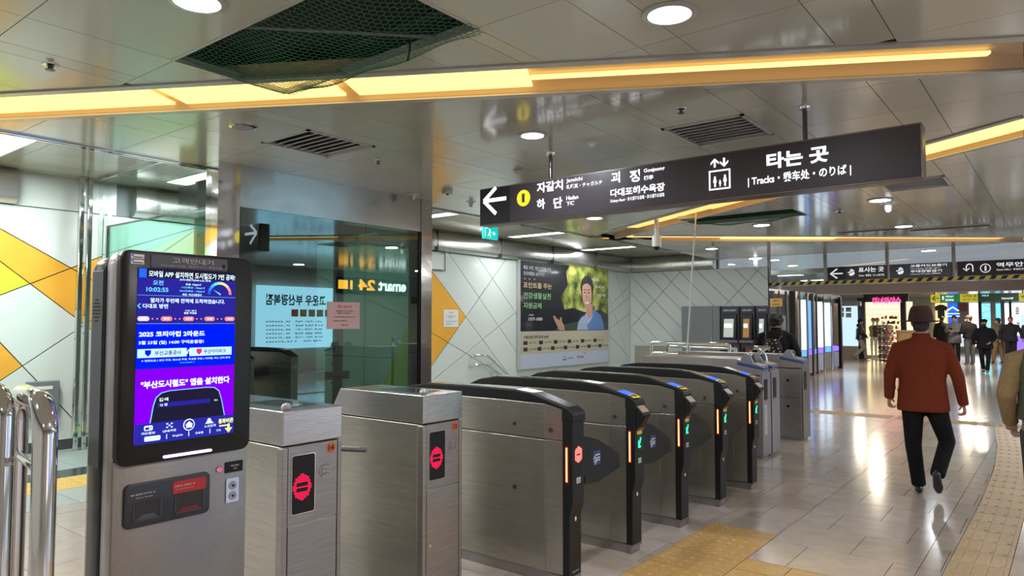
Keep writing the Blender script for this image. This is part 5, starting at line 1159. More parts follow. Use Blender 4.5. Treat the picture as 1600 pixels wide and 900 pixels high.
def rack(px, d, label, h=1.55, q_=.17):
    p = PZ(px, 563); p = Vector((p.x, YS2-d, 0)); tt = thing('display_rack', label, 'display rack', (p.x, p.y, 0)); MB().cyl(p, p+Vector((0, 0, h)), .025, 8).build('pole', CHROME, tt)
    MB().lathe(p, [(.17, 0), (.17, .03)], 12).build('base', BLACKM, tt)
    for r in range(8):
        z_ = .25+r*.17; MB().tube([(p.x+q_*math.cos(2*PI*k/10), p.y+q_*math.sin(2*PI*k/10), z_) for k in range(11)], .012, 5).build('ring', MGREY, tt)
        for k in range(8): q = 2*PI*(k+.5*(r % 2))/8; MB().box(p.x+.17*math.cos(q)-.045, p.x+.17*math.cos(q)+.045, p.y+.17*math.sin(q)-.03, p.y+.17*math.sin(q)+.03, z_-.12, z_-.01).build('hanging_item', GD[(k*5+r*3) % 6], tt)
for px, lb in ((1383, 'wire display rack of small goods nearest the shop opening'), (1395.5, 'second wire display rack of small goods at the shop')): rack(px, .95 if px < 1390 else 1.6, lb)
for row in range(7):
    for k in range(9):
        x_ = PY(1378+k*3.1, 500, YS2+1.15).x; z_ = .38+row*.22
        g = MB().box(x_-.04, x_+.04, YS2+1.2, YS2+1.28, z_, z_+.10+.05*((k*7+row) % 3)/2).build('boxed_accessory', (GD+GR)[(k*4+row*5) % 9]); tag(g, 'small accessory boxes lined up on the glowing shelves of the neon shop', 'accessory', 'accessories on the neon shop shelves')
# mannequins
for px, c1, c2_, lb in ((1359, (.42, .36, .10), (.75, .72, .66), 'mannequin in mustard top at the shop entrance'), (1370.5, (.07, .06, .07), (.75, .72, .7), 'mannequin in dark top at the shop entrance')):
    p = PZ(px, 563); p = Vector((p.x, YS2-(.3 if px < 1365 else .75), 0)); tt = thing('mannequin', lb, 'mannequin', p)
    MB().lathe(p, [(.12, 0), (.12, .03), (.02, .05)], 14).build('base', WHITE, tt)
    mb = MB(); 
    for s in (-1, 1): mb.tube([p+Vector((s*.07, 0, .04)), p+Vector((s*.08, 0, .45)), p+Vector((s*.07, 0, .85))], [.03, .045, .07], 10)
    mb.loft([(p.x, p.y, .8, .14, .10), (p.x, p.y, 1.0, .12, .09), (p.x, p.y, 1.3, .17, .11), (p.x, p.y, 1.4, .12, .08), (p.x, p.y, 1.45, .04, .04), (p.x, p.y, 1.52, .04, .04)], 14); mb.ball(p+Vector((0, 0, 1.62)), (.075, .09, .11)); mb.build('figure', WHITE, tt, smooth=True)
    MB().loft([(p.x, p.y, .95, .17, .12), (p.x, p.y, 1.15, .15, .11), (p.x, p.y, 1.35, .19, .13), (p.x, p.y, 1.43, .10, .08)], 14).build('top', mat('mann'+lb[13:16], c1, .7), tt, smooth=True)
    MB().ball(p+Vector((0, 0, 1.66)), (.09, .10, .10)).build('hat', GD[3], tt, smooth=True)
# wooden counter
t = thing('shop_counter', 'pale wooden counter right of the shop seen beside the man in the hat', 'counter', (PY(1408, 500, YS2-1).x, YS2-1, 0)); yb('body', 1400, 1424, 0, 1.18, YS2-1, mat('counter_wood', (.55, .36, .18), .4), .5); yb('counter_top', 1399, 1425, 1.18, 1.24, YS2-1.05, mat('counter_wood_top', (.6, .45, .28), .35), .6)
# back wall shop windows
YB = 43.1
t = thing('window_display', 'row of lit advertising windows along the far end of the hall', 'shop window', (-3, YB, 0))
def bb(nm, px0, px1, z0, z1, m_, d=.06): a = PY(px0, 500, YB-d).x; b = PY(px1, 500, YB-d).x; return MB().box(a, b, YB-d, YB-.01, z0, z1).build(nm, m_, t)
bb('dark_plinth', 1440, 1610, 0, .30, MGREY)
bb('yellow_window', 1462, 1480, .6, 2.55, emat('win_yellow', (1, .72, .25), 1.4)); bb('blue_sign_panel', 1482, 1496, .9, 2.55, emat('win_blue', (.02, .12, .85), 1.1), .1); bb('grey_poster', 1497, 1514, .4, 2.55, mat('poster_grey', (.22, .22, .28), .4), .1)
bb('poster_picture', 1500, 1512, 2.1, 2.5, mat('poster_red', (.25, .08, .08), .4), .12)
bb('white_window', 1515, 1532, .3, 2.55, emat('win_white', (.85, .93, 1), 1.6)); bb('pillar', 1529, 1534, 0, 2.7, BLACKM, .2); bb('cyan_window', 1534, 1549, .4, 2.5, emat('win_cyan', (.25, .75, .85), 1.2)); bb('grey_pillar', 1548, 1556, 0, 2.7, mat('far_pillar', (.3, .28, .28), .4), .2); bb('teal_window', 1556, 1564, .4, 2.5, emat('win_teal', (.15, .55, .95), 1.3))
bb('pillar', 1564, 1570, 0, 2.7, mat('far_pillar2', (.12, .11, .13), .4), .2); bb('white_window', 1570, 1577, .3, 2.5, MATS['win_white']); bb('pillar', 1577, 1581, 0, 2.7, BLACKM, .2); bb('white_window', 1581, 1612, .9, 2.5, MATS['win_white']); bb('violet_panel', 1573, 1612, .1, .85, VIO, .15)
bb('pale_panel', 1497, 1512, .3, 1.0, emat('win_pale', (.6, .65, .7), .9), .2)
x_ = PY(1489, 500, YB-.12).x
for k in range(3): MB().prism([(x_-.3, YB-.12, 2.15+.0-.12*k), (x_, YB-.12, 2.38-.12*k), (x_+.3, YB-.12, 2.15-.12*k), (x_+.22, YB-.12, 2.12-.12*k), (x_, YB-.12, 2.3-.12*k), (x_-.22, YB-.12, 2.12-.12*k)] if k < 1 else [(x_-.3, YB-.12, 2.1-.13*k), (x_+.3, YB-.12, 2.1-.13*k), (x_+.3, YB-.12, 2.15-.13*k), (x_-.3, YB-.12, 2.15-.13*k)], (0, -.01, 0)).build('panel_mark', SW, t)
for k in range(26): a = PY(1583+(k*7.3) % 22, 500, YB-.08); zz = 1.1+(k*.37) % 1.2; MB().box(a.x-.06, a.x+.08, YB-.08, YB-.07, zz, zz+.07).build('window_print', (GD[4], GD[2], MATS['win_cyan'])[k % 3], t)
for k in range(8): MB().tube([(PY(1541, 500, YB-.08).x+.3*math.cos(k), YB-.08, 1.6+.1*k), (PY(1541, 500, YB-.08).x+.3*math.cos(k+1.3), YB-.08, 1.75+.1*k)], .02, 5).build('window_print', LBB, t)
# hanging dark T-shirt
p = PY(1470, 478, 40.5); t = thing('hanging_shirt', 'dark T-shirt hanging in front of the yellow window', 'shirt', (p.x, p.y, 2.0))
MB().prism([(p.x-.28, p.y, 2.3), (p.x-.1, p.y, 2.42), (p.x+.1, p.y, 2.42), (p.x+.28, p.y, 2.3), (p.x+.22, p.y, 2.1), (p.x+.15, p.y, 2.15), (p.x+.15, p.y, 1.75), (p.x-.15, p.y, 1.75), (p.x-.15, p.y, 2.15), (p.x-.22, p.y, 2.1)], (0, .06, 0)).build('shirt', mat('navy_cloth', (.02, .025, .05), .8), t); MB().cyl((p.x, p.y+.03, 2.4), (p.x, p.y+.03, 2.82), .015, 6).build('hanger', DGREY, t)
# green and yellow exit board
YG = 26.0; t = thing('direction_board', 'long green and yellow overhead exit board in the far hall', 'sign', (PY(1500, 466, YG).x, YG, 2.3))
def gb(nm, px0, px1, m_, z0=2.27, z1=2.55, d=.0): a = PY(px0, 466, YG).x; b = PY(px1, 466, YG).x; return MB().box(a, b, YG-d-.003, YG+(.08 if d == 0 else 0), z0, z1).build(nm, m_, t), a, b
GY = mat('board_yellow', (.55, .50, .03), .4, emit=(.55, .5, .03), es=.35); GG = mat('board_green', (.01, .16, .05), .4, emit=(.01, .2, .06), es=.35); GDK = mat('board_dark_green', (.01, .07, .03), .4)
z0, z1 = PY(1500, 472, YG).z, PY(1500, 459.5, YG).z
for px0, px1, m_ in ((1454, 1469, GY), (1469, 1500, GG), (1500, 1528, GY), (1528, 1592, GDK), (1592, 1612, GY)): gb('board_section', px0, px1, m_, z0, z1)
def GT_(s, px0, px1, v0, v1, m_): a = PY(px0, 466, YG-.005); b = PY(px1, 466, YG-.005); text(s, (a.x, YG-.005, z0+(z1-z0)*v0), (1, 0, 0), (0, 0, 1), b.x-a.x, (z1-z0)*(v1-v0), m_, t, .02)
GT_('←', 1456, 1467, .2, .85, TXTK); GT_('나가는 곳', 1504, 1526, .55, .92, TXTK); GT_('Way Out・出口', 1504, 1526, .15, .42, TXTK); GT_('지하도상가', 1477, 1490, .58, .85, SW); GT_('롯데백화점', 1477, 1490, .12, .42, SW); GT_('8', 1472, 1475, .3, .8, SW); GT_('나가는 곳', 1534, 1545, .65, .85, SW); GT_('Underground Mall', 1565, 1583, .2, .5, SW); GT_('→', 1595, 1600, .3, .8, TXTK)
for px in (1460, 1530, 1598): x_ = PY(px, 466, YG).x; MB().cyl((x_, YG+.04, z1), (x_, YG+.04, 2.82), .02, 6).build('hanger_rod', DGREY, t)
# shop fronts behind the camera side, mirrored by the booth glass; glowing panels added
XR = 5.55
t = thing('menu_board', 'backlit pale blue menu board on the far side wall, seen mirrored in the booth', 'menu board', (XR, 12, .8))
MB().box(XR-.08, XR, 12.0, 14.8, .75, 2.7).build('lit_panel', emat('menu_blue', (.32, .62, .82), 3.2), t)
def RT(s, y0, y1, z0, z1, m_, bold=.02): text(s, (XR-.083, y1, z0), (0, -1, 0), (0, 0, 1), y1-y0, z1-z0, m_, t, bold, .004)
RT('고운우 부산광복점', 12.3, 14.5, 2.1, 2.45, TXTK, .03)
for k in range(6): MB().box(XR-.084, XR-.081, 13.2+.32*k, 13.45+.32*k, 1.75, 1.98).build('food_picture', GD[(3, 5, 2, 3, 5, 0)[k]], t)
for k, s in enumerate(('손두부 9,000', '비빔밥 7,000', '칼국수 8,000', '돌솥밥 9,500', '만두국 8,500', '제육 10,000')): RT(s, 12.3, 14.4, 1.56-.125*k, 1.62-.125*k, TXTK, .01)
t = thing('shop_sign', 'orange and white lit convenience shop sign, seen mirrored in the booth', 'sign', (XR, 16, 2.7))
MB().box(XR-.1, XR, 15.0, 18.2, 2.55, 3.1).build('housing', BLACKM, t)
MB().box(XR-.105, XR-.1, 15.0, 15.4, 2.7, 3.0).build('orange_bar', emat('sign_orange', (1, .42, .03), 4), t); MB().box(XR-.105, XR-.1, 15.5, 15.6, 2.7, 3.0).build('orange_bar', MATS['sign_orange'], t)
text('24', (XR-.105, 16.6, 2.68), (0, -1, 0), (0, 0, 1), .75, .38, MATS['sign_orange'], t, .04); text('emart', (XR-.105, 18.1, 2.68), (0, -1, 0), (0, 0, 1), 1.35, .36, emat('sign_white', (.9, .95, 1), 3.5), t, .04)
for k in range(3):  # unseen glowing panels added to give ceiling and chrome something to reflect
    t = thing('reflection_panel', ['added pink glowing panel on the unseen side wall', 'added blue glowing panel on the unseen side wall', 'added white glowing panel on the unseen side wall'][k], 'shop window', (XR, 2+k*3.2, 0)); MB().box(XR-.06, XR, 1.2+k*3.3, 3.6+k*3.3, .4, 2.4).build('lit_panel', emat('side%d' % k, ((.9, .75, .65), (.35, .5, 1), (.8, .9, 1))[k], 1.2), t); MB().box(XR-.1, XR, 1.1+k*3.3, 1.2+k*3.3, 0, 2.6).build('frame', DGREY, t)
# ================================================================ PEOPLE
SKIN = mat('skin', (.50, .30, .22), .5); HAIRB = mat('hair_black', (.018, .016, .016), .6, bump=.3, bscale=60); SHOE = mat('shoe_black', (.012, .012, .013), .22, coat=.5)
def cloth(name, c, r=.85, n=.12, b=.25, sc=22): return mat('cloth_'+name, c, r, 0, .2, noise=n, nscale=35, bump=b, bscale=sc)
def V(*a): return Vector(a)
def hand_mesh(mb, wrist, dirv, side, back, curl=.5, s=1):
    """palm and five separate fingers; dirv: along hand, side: towards thumb, back: out of back of hand"""
    d = dirv.normalized(); sd = (side-d*side.dot(d)).normalized(); n = sd.cross(d)
    if n.dot(back) < 0: n = -n
    pc = wrist+d*.045*s
    mb.tube([wrist-d*.01*s, wrist+d*.02*s, wrist+d*.06*s, wrist+d*.085*s], [(.024*s, .017*s), (.032*s, .016*s), (.038*s, .015*s), (.034*s, .012*s)], 10)
    for k, L_ in enumerate((.066, .076, .071, .055)):
        b = wrist+d*.08*s+sd*(.027-.018*k)*s; p = [b]; a = curl*.5
        for seg in (.45, .32, .26):
            v = d*math.cos(a)-n*math.sin(a); p.append(p[-1]+v*L_*seg*s); a += curl*.7
        mb.tube(p, [.0088*s, .0085*s, .0078*s, .006*s], 7)
    b = wrist+d*.022*s+sd*.026*s; v = (d*.75+sd*.65-n*.25*curl).normalized(); mb.tube([b, b+v*.035*s, b+(v+d*.5-n*.4*curl).normalized()*.062*s], [.0115*s, .010*s, .0075*s], 7)
def head_mesh(mb, c, yaw=0, tilt=0, s=1):
    M = Matrix.Rotation(yaw, 3, 'Z') @ Matrix.Rotation(tilt, 3, 'X'); f = lambda x, y, z: Vector(c)+M @ Vector((x*s, y*s, z*s))
    def ball(p, r): 
        k = len(mb.v); mb.ball((0, 0, 0), tuple(a*s for a in r), 14, 10)
        for i in range(k, len(mb.v)): mb.v[i] = tuple(Vector(c)+M @ (Vector(mb.v[i])+Vector(p)*s))
    ball((0, -.01, .025), (.076, .095, .09)); ball((0, .022, -.025), (.062, .070, .075)); ball((0, .045, -.075), (.034, .035, .028)); ball((0, .10, -.012), (.013, .018, .02)); ball((0, .085, .012), (.011, .018, .03))
    for q in (-1, 1): ball((q*.076, -.005, -.005), (.012, .022, .032)); ball((q*.036, .066, -.03), (.022, .022, .022))
    ball((0, .088, -.052), (.024, .012, .010)); ball((0, .078, .03), (.055, .02, .012))
    return f, M
def person(name_label, pos, rz, H=1.72, gaze=0, tilt=0, legs=None, arms=None, coat=None, coatlen=.80, trousers=None, hair=HAIRB, hat=None, hatm=None, shoes=SHOE, vox=.017, puff=1.0, collar=True, hood=None, mask=None, sh=.2, lean=0, wide=1.0, arm_r=1.0, curl=.55, pants_r=1.0, trim=True):
    t = thing('person', name_label, 'person', (pos[0], pos[1], 0), rz); s = H/1.72
    legs = legs or {-1: ((-.10, .0, .48), (-.10, 0, .075), 0, 0), 1: ((.10, .0, .48), (.10, 0, .075), 0, 0)}
    arms = arms or {-1: ((-.27, -.02, 1.13), (-.27, .05, .88)), 1: ((.27, -.02, 1.13), (.27, .05, .88))}
    sc_ = lambda p: Vector(p)*s
    hc = sc_((0, .02+lean, 1.605))
    body = MB(); mb = body; ff, M = head_mesh(mb, hc, gaze, tilt, s*.98)
    mb.tube([sc_((0, lean*.8, 1.40)), sc_((0, .0+lean, 1.50)), sc_((0, .01+lean, 1.57))], [.062*s, .056*s, .055*s], 12)
    mb.loft([(0, 0, .86*s, .15*s, .10*s), (0, 0, .97*s, .15*s, .10*s), (0, lean*.3*s, 1.1*s, .13*s, .09*s), (0, lean*.7*s, 1.3*s, .165*s, .11*s), (0, lean*s, 1.40*s, .11*s, .07*s)], 16)
    for q in (-1, 1):
        k, a, fy, tp = legs[q]; hp = sc_((q*.085, 0, .9)); mb.tube([hp, sc_(k), sc_(a)], [.082*s, .053*s, .036*s], 10); 
        e, w_ = arms[q]; shd = sc_((q*(sh-.03), lean, 1.355)); mb.tube([sc_((q*.07, lean, 1.36)), shd, sc_(e), sc_(w_)], [.055*s, .048*s, .037*s, .026*s], 10)
        av = sc_(a); fd = Vector((math.sin(fy)*math.cos(tp), math.cos(fy)*math.cos(tp), math.sin(tp))); mb.tube([av-fd*.03*s, av+fd*.10*s-V(0, 0, .03)], [.034*s, .028*s], 8)
    hm = MB()
    for q in (-1, 1):
        e, w_ = arms[q]; d = (sc_(w_)-sc_(e)).normalized(); hand_mesh(hm, sc_(w_), d, V(-q*.3, 1, 0), V(q, 0, 0), curl, s)
    if vox <= .012:
        fuse(body, 'body', SKIN, t, vox, 3, extra=None); hb = fuse(hm, 'hands', SKIN, t, .0045, 1)
        # hands are welded into the body mesh
        bo = [c for c in t.children if c.name.startswith('body')][0]; bm = bmesh.new(); bm.from_mesh(bo.data); bm.from_mesh(hb.data); bm.to_mesh(bo.data); bm.free(); bo.data.polygons.foreach_set('use_smooth', [True]*len(bo.data.polygons)); bpy.data.objects.remove(hb)
    else: fuse(body, 'body', SKIN, t, vox, 3, extra=hm)
    # face
    fm = MB()
    for q in (-1, 1): fm.ball(ff(q*.03, .086, .004), .0105*s, 8, 6)
    fm.build('eyes', mat('eye_dark', (.02, .015, .015), .2), t, smooth=True, local=True); fm = MB()
    for q in (-1, 1): fm.tube([ff(q*.048, .082, .026), ff(q*.03, .095, .032), ff(q*.014, .095, .027)], .0045*s, 6)
    fm.build('eyebrows', hair, t, local=True); MB().tube([ff(-.024, .088, -.055), ff(0, .099, -.057), ff(.024, .088, -.055)], [.003*s, .005*s, .003*s], 6).build('lips', mat('lips', (.36, .12, .11), .5), t, local=True)
    # trousers
    g = MB(); r = pants_r
    g.loft([(0, 0, .80*s, .15*s, .115*s), (0, -.01, .9*s, .165*s, .12*s), (0, 0, 1.02*s, .145*s, .105*s)], 16)
    for q in (-1, 1):
        k, a, fy, tp = legs[q]; K, A_ = sc_(k), sc_(a); hp = sc_((q*.085, 0, .88)); d = (A_-K).normalized()
        g.tube([hp, hp.lerp(K, .5), K, K.lerp(A_, .5), A_+d*.015], [(.095*s*r, .10*s*r), .083*s*r, .068*s*r, .062*s*r, .060*s*r], 14)
    fuse(g, 'trousers', trousers, t, vox, 4)
    # shoes
    for q in (-1, 1):
        k, a, fy, tp = legs[q]; A_ = sc_(a); fd = Vector((math.sin(fy)*math.cos(tp), math.cos(fy)*math.cos(tp), math.sin(tp))); up = Vector((0, 0, 1)); up = (up-fd*up.dot(fd)).normalized()
        g = MB(); base = A_-up*.045*s
        g.tube([base-fd*.065*s, base-fd*.04*s, base+fd*.03*s, base+fd*.11*s, base+fd*.165*s, base+fd*.185*s], [(.022*s, .026*s), (.036*s, .036*s), (.038*s, .036*s), (.044*s, .028*s), (.032*s, .02*s), (.012*s, .012*s)], 12); g.tube([base-fd*.02*s+up*.02, A_+up*.02*s], [.036*s, .036*s], 10)
        fuse(g, 'shoe', shoes, t, min(vox, .012), 2)
    # coat and sleeves
    g = MB(); p = puff; zl = coatlen*s; W = wide; bot = (.18 if coatlen > .9 else .195)
    g.loft([(0, -.0, zl, bot*s*p*W, .148*s*p), (0, 0, zl+.03*s, bot*s*p*W*1.01, .150*s*p), (0, lean*.3*s, max(zl+.05*s, 1.06*s), .172*s*p*W, .132*s*p), (0, lean*.7*s, 1.27*s, .198*s*p*W, .13*s*p), (0, lean*s, 1.37*s, .185*s*W, .115*s), (0, lean*s, 1.43*s, .125*s, .09*s), (0, (lean+.005)*s, 1.475*s, .075*s, .072*s), (0, (lean+.01)*s, 1.50*s, .068*s, .068*s)], 22, 2.3)
    for q in (-1, 1):
        e, w_ = arms[q]; E_, W_ = sc_(e), sc_(w_); shd = sc_((q*sh, lean, 1.365)); g.tube([sc_((q*.09, lean, 1.405)), shd, shd.lerp(E_, .55), E_, E_.lerp(W_, .5), W_+(W_-E_).normalized()*.022], [a*s*(p*.5+.5)*arm_r for a in (.06, .072, .068, .062, .056, .05)], 14)
    cm = fuse(g, 'jacket', coat, t, vox, 4)
    if collar: MB().tube([sc_((.062*math.cos(a), .01+lean+.062*math.sin(a), 1.492)) for a in [2*PI*k/18 for k in range(19)]], .016*s, 8).build('collar', coat, t, smooth=True, local=True)
    # hair
    g = MB()
    def hb_(c, r): 
        k = len(g.v); g.ball((0, 0, 0), tuple(a*s for a in r), 14, 10)
        for i in range(k, len(g.v)): g.v[i] = tuple(hc+M @ (Vector(g.v[i])+Vector(c)*s))
    hb_((0, -.024, .042), (.086, .098, .088)); hb_((0, -.055, -.02), (.074, .052, .072))
    fuse(g, 'hair', hair, t, min(vox, .012), 1)
    if hat == 'cap':
        MB().lathe(hc+M @ V(0, -.01*s, .045*s), [(.098*s, 0), (.1*s, .02*s), (.088*s, .06*s), (.05*s, .085*s), (.005, .09*s)], 18).build('cap', hatm, t, smooth=True, local=True)
        v = M @ V(0, 1, 0); c0 = hc+M @ V(0, 0, .048*s); x_ = M @ V(1, 0, 0); MB().prism([c0+x_*.07*s+v*.05*s, c0+x_*.06*s+v*.13*s, c0+v*.155*s, c0-x_*.06*s+v*.13*s, c0-x_*.07*s+v*.05*s], (0, 0, .008)).build('peak', hatm, t, local=True)
    if hat == 'beanie': 
        MB().lathe(hc+M @ V(0, -.012*s, .02*s), [(.094*s, 0), (.1*s, .02*s), (.098*s, .06*s), (.08*s, .1*s), (.035*s, .125*s), (.005, .13*s)], 18).build('beanie', hatm, t, smooth=True, local=True)
    if mask: g = MB(); g.ball(hc+M @ V(0, .072*s, -.055*s), (.056*s, .042*s, .042*s)); g.build('face_mask', mask, t, smooth=True, local=True)
    if hood: g = MB(); g.ball(sc_((0, -.07+lean, 1.46)), (.12*s, .08*s, .075*s)); g.build('hood', hood, t, smooth=True, local=True)
    return t, s, hc, M
def face_dir(px, ang):  # ang 0 = walking away from the camera along its ray
    r = ray(px, HZ); return math.atan2(-r.x, r.y)+math.radians(ang)
# --- main figure
MS = 1.60/ (772-HZ)
JK = mat('jacket_rust_wool', (.20, .042, .022), .95, 0, .1, noise=.25, nscale=140, bump=.5, bscale=160)
BP = cloth('black_trousers', (.008, .008, .009), .8, .1)
m0 = PZ(1446, 772)
legs = {-1: ((-.088, .02, .44), (-.052, .03, .082), -.05, 0), 1: ((.185, -.0, .50), (.10, -.22, .235), .15, -1.05)}
arms = {-1: ((-.268, -.03, 1.12), (-.280, .02, .90)), 1: ((.285, -.03, 1.10), (.322, .0, .865))}
t, s, hc, M = person('man in rust red jacket, brown hat and black trousers walking away', (m0.x, m0.y), face_dir(1445, 0), 1.70, legs=legs, arms=arms, coat=JK, coatlen=.775, trousers=BP, hair=mat('hair_grey', (.035, .032, .032), .7, bump=.5, bscale=90, noise=.4, nscale=60), vox=.0115, sh=.195, wide=1.12, pants_r=1.05, arm_r=.9, curl=1.25)
HT = mat('hat_brown_felt', (.055, .026, .022), .85, bump=.15, bscale=90); HBm = mat('hat_band', (.03, .016, .014), .6)
hz = hc.z+.012
MB().lathe((0, .015, hz), [(.180, .010), (.185, .005), (.14, -.004), (.106, .0), (.106, .035), (.099, .08), (.088, .12), (.070, .146), (.045, .150), (.015, .138), (.004, .136)], 32, sx=.98, sy=1.08).build('hat', HT, t, smooth=True, local=True)
MB().lathe((0, .015, hz+.006), [(.1075, 0), (.1095, .002), (.1085, .026), (.106, .028)], 32, sx=.98, sy=1.08).build('hat_band', HBm, t, smooth=True, local=True)
MB().box(.09, .108, -.035, .0, hz+.006, hz+.034).build('hat_bow', mat('hat_pin', (.3, .22, .08), .5), t, local=True, bevel=.004)
# --- woman with backpack
p = RP(1212, 502, 10.6); t, s, hc, M = person('person with curly black hair, black coat and speckled backpack at the ticket machines', (p.x, p.y), face_dir(1212, -12), 1.72, gaze=-.5, coat=cloth('black_coat', (.012, .012, .014)), coatlen=.62, trousers=BP, arms={-1: ((-.30, .02, 1.12), (-.24, .22, 1.0)), 1: ((.30, -.02, 1.12), (.25, .10, .92))}, vox=.016, puff=1.1)
g = MB(); random.seed(3)
for k in range(26): a = random.uniform(0, 6.28); q = random.uniform(-.6, 1); g.ball(hc+V(.09*math.cos(a)*math.sqrt(1-q*q*.8), .09*math.sin(a)*math.sqrt(1-q*q*.8)-.02, .1*q+.0), .034, 8, 6)
fuse(g, 'curly_hair', HAIRB, t, .012, 1)
BPK, nt_, b_ = nmat('backpack_speckle'); N = nt_.nodes; vo = N.new('ShaderNodeTexVoronoi'); vo.inputs['Scale'].default_value = 26; tc = N.new('ShaderNodeTexCoord'); nt_.links.new(tc.outputs['Object'], vo.inputs[0]); lt = N.new('ShaderNodeMath'); lt.operation = 'LESS_THAN'; lt.inputs[1].default_value = .22; nt_.links.new(vo.outputs['Distance'], lt.inputs[0]); nt_.links.new(lt.outputs[0], b_.inputs['Base Color']); b_.inputs['Roughness'].default_value = .6
g = MB(); g.loft([(0, -.21, .92, .11, .06), (0, -.22, 1.0, .145, .08), (0, -.22, 1.2, .14, .08), (0, -.2, 1.34, .09, .05)], 16); fuse(g, 'backpack', BPK, t, .014, 3)
for q in (-1, 1): MB().tube([(q*.1, -.2, 1.33), (q*.115, -.10, 1.46), (q*.13, .02, 1.45), (q*.15, .13, 1.33)], .014, 6).build('strap', BPK, t, local=True, smooth=True)
# --- near person cut by the right frame edge
p = RP(1640, 502, 4.75); t, s, hc, M = person('person in khaki sleeves and dark olive vest cut by the right edge', (p.x, p.y), face_dir(1600, 4), 1.68, coat=cloth('khaki', (.24, .17, .085), n=.1), coatlen=.86, trousers=cloth('charcoal', (.045, .05, .05)), arms={-1: ((-.262, -.03, 1.12), (-.235, .10, .93)), 1: ((.27, 0, 1.12), (.25, .1, .9))}, vox=.013, puff=1.0, wide=.92, pants_r=1.1)
g = MB(); g.loft([(0, 0, .93, .198, .15), (0, 0, 1.1, .190, .145), (0, 0, 1.27, .197, .15), (0, 0, 1.38, .17, .13), (0, 0, 1.46, .10, .095)], 22, 2.3); fuse(g, 'vest', cloth('olive_vest', (.065, .075, .05)), t, .013, 3)
# --- people in the far hall
def far(px, ytop, yfoot, lb, ang, **k):
    q = PZ(px, yfoot); d = (q-EYE).dot(F_); H = 1.60+(HZ-ytop)*d/FOC; H = max(1.5, min(1.84, H)); return person(lb, (q.x, q.y), face_dir(px, ang), H/1.0*.985, **k)
NAVYP = mat('puffer_navy', (.018, .022, .045), .35, 0, .5, bump=.3, bscale=12); W1 = {-1: ((-.10, .18, .50), (-.10, .22, .09), 0, .1), 1: ((.10, .08, .48), (.10, -.26, .16), 0, -.5)}
far(1345, 498, 562, 'person in navy puffer jacket and pale grey trousers by the light wall', -80, coat=NAVYP, coatlen=.86, trousers=cloth('pale_grey', (.38, .37, .33)), legs=W1, arms={-1: ((-.27, .02, 1.15), (-.2, .2, 1.0)), 1: ((.27, .02, 1.15), (.2, .2, 1.0))}, puff=1.25, hat='beanie', hatm=cloth('black_knit', (.015, .015, .018)), pants_r=1.2, hood=NAVYP, shoes=mat('sneaker', (.25, .25, .27), .5))
far(1437, 503, 562, 'dark clothed person mostly hidden behind the left of the brown hat', 150, coat=cloth('dark1', (.02, .02, .025)), trousers=BP, vox=.02)
far(1473, 492, 560, 'person in black coat right behind the hat brim', 20, coat=cloth('dark2', (.012, .012, .014)), coatlen=.6, trousers=BP, vox=.02, puff=1.15)
PH = {-1: ((-.26, .05, 1.14), (-.08, .30, 1.16)), 1: ((.26, .05, 1.14), (.10, .30, 1.18))}
t, s, hc, M = far(1493, 492, 567, 'person in grey padded coat looking down at a phone', 165, coat=cloth('grey_coat', (.15, .16, .19)), coatlen=.72, trousers=cloth('dark3', (.03, .03, .035)), arms=PH, tilt=-.45, puff=1.1)
MB().box(-.02, .06, .36*s, .372*s, 1.13*s, 1.28*s).build('phone', BLACK, t, local=True)
far(1516, 490, 570, 'person in black sweater and grey jeans with tan cap turned left', 35, coat=cloth('black_sweater', (.014, .014, .015)), coatlen=.92, trousers=cloth('grey_jeans', (.11, .12, .14)), hat='cap', hatm=cloth('tan_cap', (.35, .22, .12)), gaze=.8, arms={-1: ((-.27, .0, 1.15), (-.20, .2, 1.1)), 1: ((.27, .04, 1.16), (.22, .2, 1.28))}, puff=1.15, shoes=mat('tan_shoe', (.3, .22, .15), .5), mask=TXTD, pants_r=1.1)
far(1540, 498, 583, 'person all in black with cap and mask walking towards the camera', 180, coat=cloth('black_jacket', (.008, .009, .013)), coatlen=.78, trousers=BP, hat='cap', hatm=cloth('black_cap', (.01, .01, .012)), mask=mat('black_mask', (.012, .012, .014), .7), arms={-1: ((-.30, .02, 1.15), (-.16, .18, 1.0)), 1: ((.30, .0, 1.15), (.30, .08, .92))}, legs={-1: ((-.09, .04, .48), (-.05, .1, .09), 0, 0), 1: ((.09, .1, .5), (.05, -.12, .14), 0, -.4)}, puff=1.2)
far(1561, 496, 568, 'person in olive hooded jacket and khaki trousers facing away', 40, coat=cloth('olive_jacket', (.15, .145, .10)), coatlen=.84, trousers=cloth('khaki_trousers', (.24, .16, .085)), hood=MATS['cloth_olive_jacket'], gaze=.6, puff=1.15, shoes=mat('sneaker2', (.05, .05, .05), .5), legs={-1: ((-.12, .05, .48), (-.14, .12, .08), .3, 0), 1: ((.12, 0, .48), (.12, -.05, .08), 0, 0)}, pants_r=1.15)
far(1581, 494, 569, 'person in dark zipped jacket facing the camera before the violet panel', 172, coat=cloth('dark4', (.02, .022, .03)), coatlen=.82, trousers=cloth('dark5', (.02, .02, .03)), arms={-1: ((-.31, .03, 1.15), (-.36, .10, .95)), 1: ((.31, 0, 1.15), (.33, .05, .9))}, puff=1.1)
far(1610, 496, 560, 'dark clothed person half outside the right frame edge', 175, coat=cloth('dark6', (.02, .022, .04)), trousers=BP, vox=.02, puff=1.15)
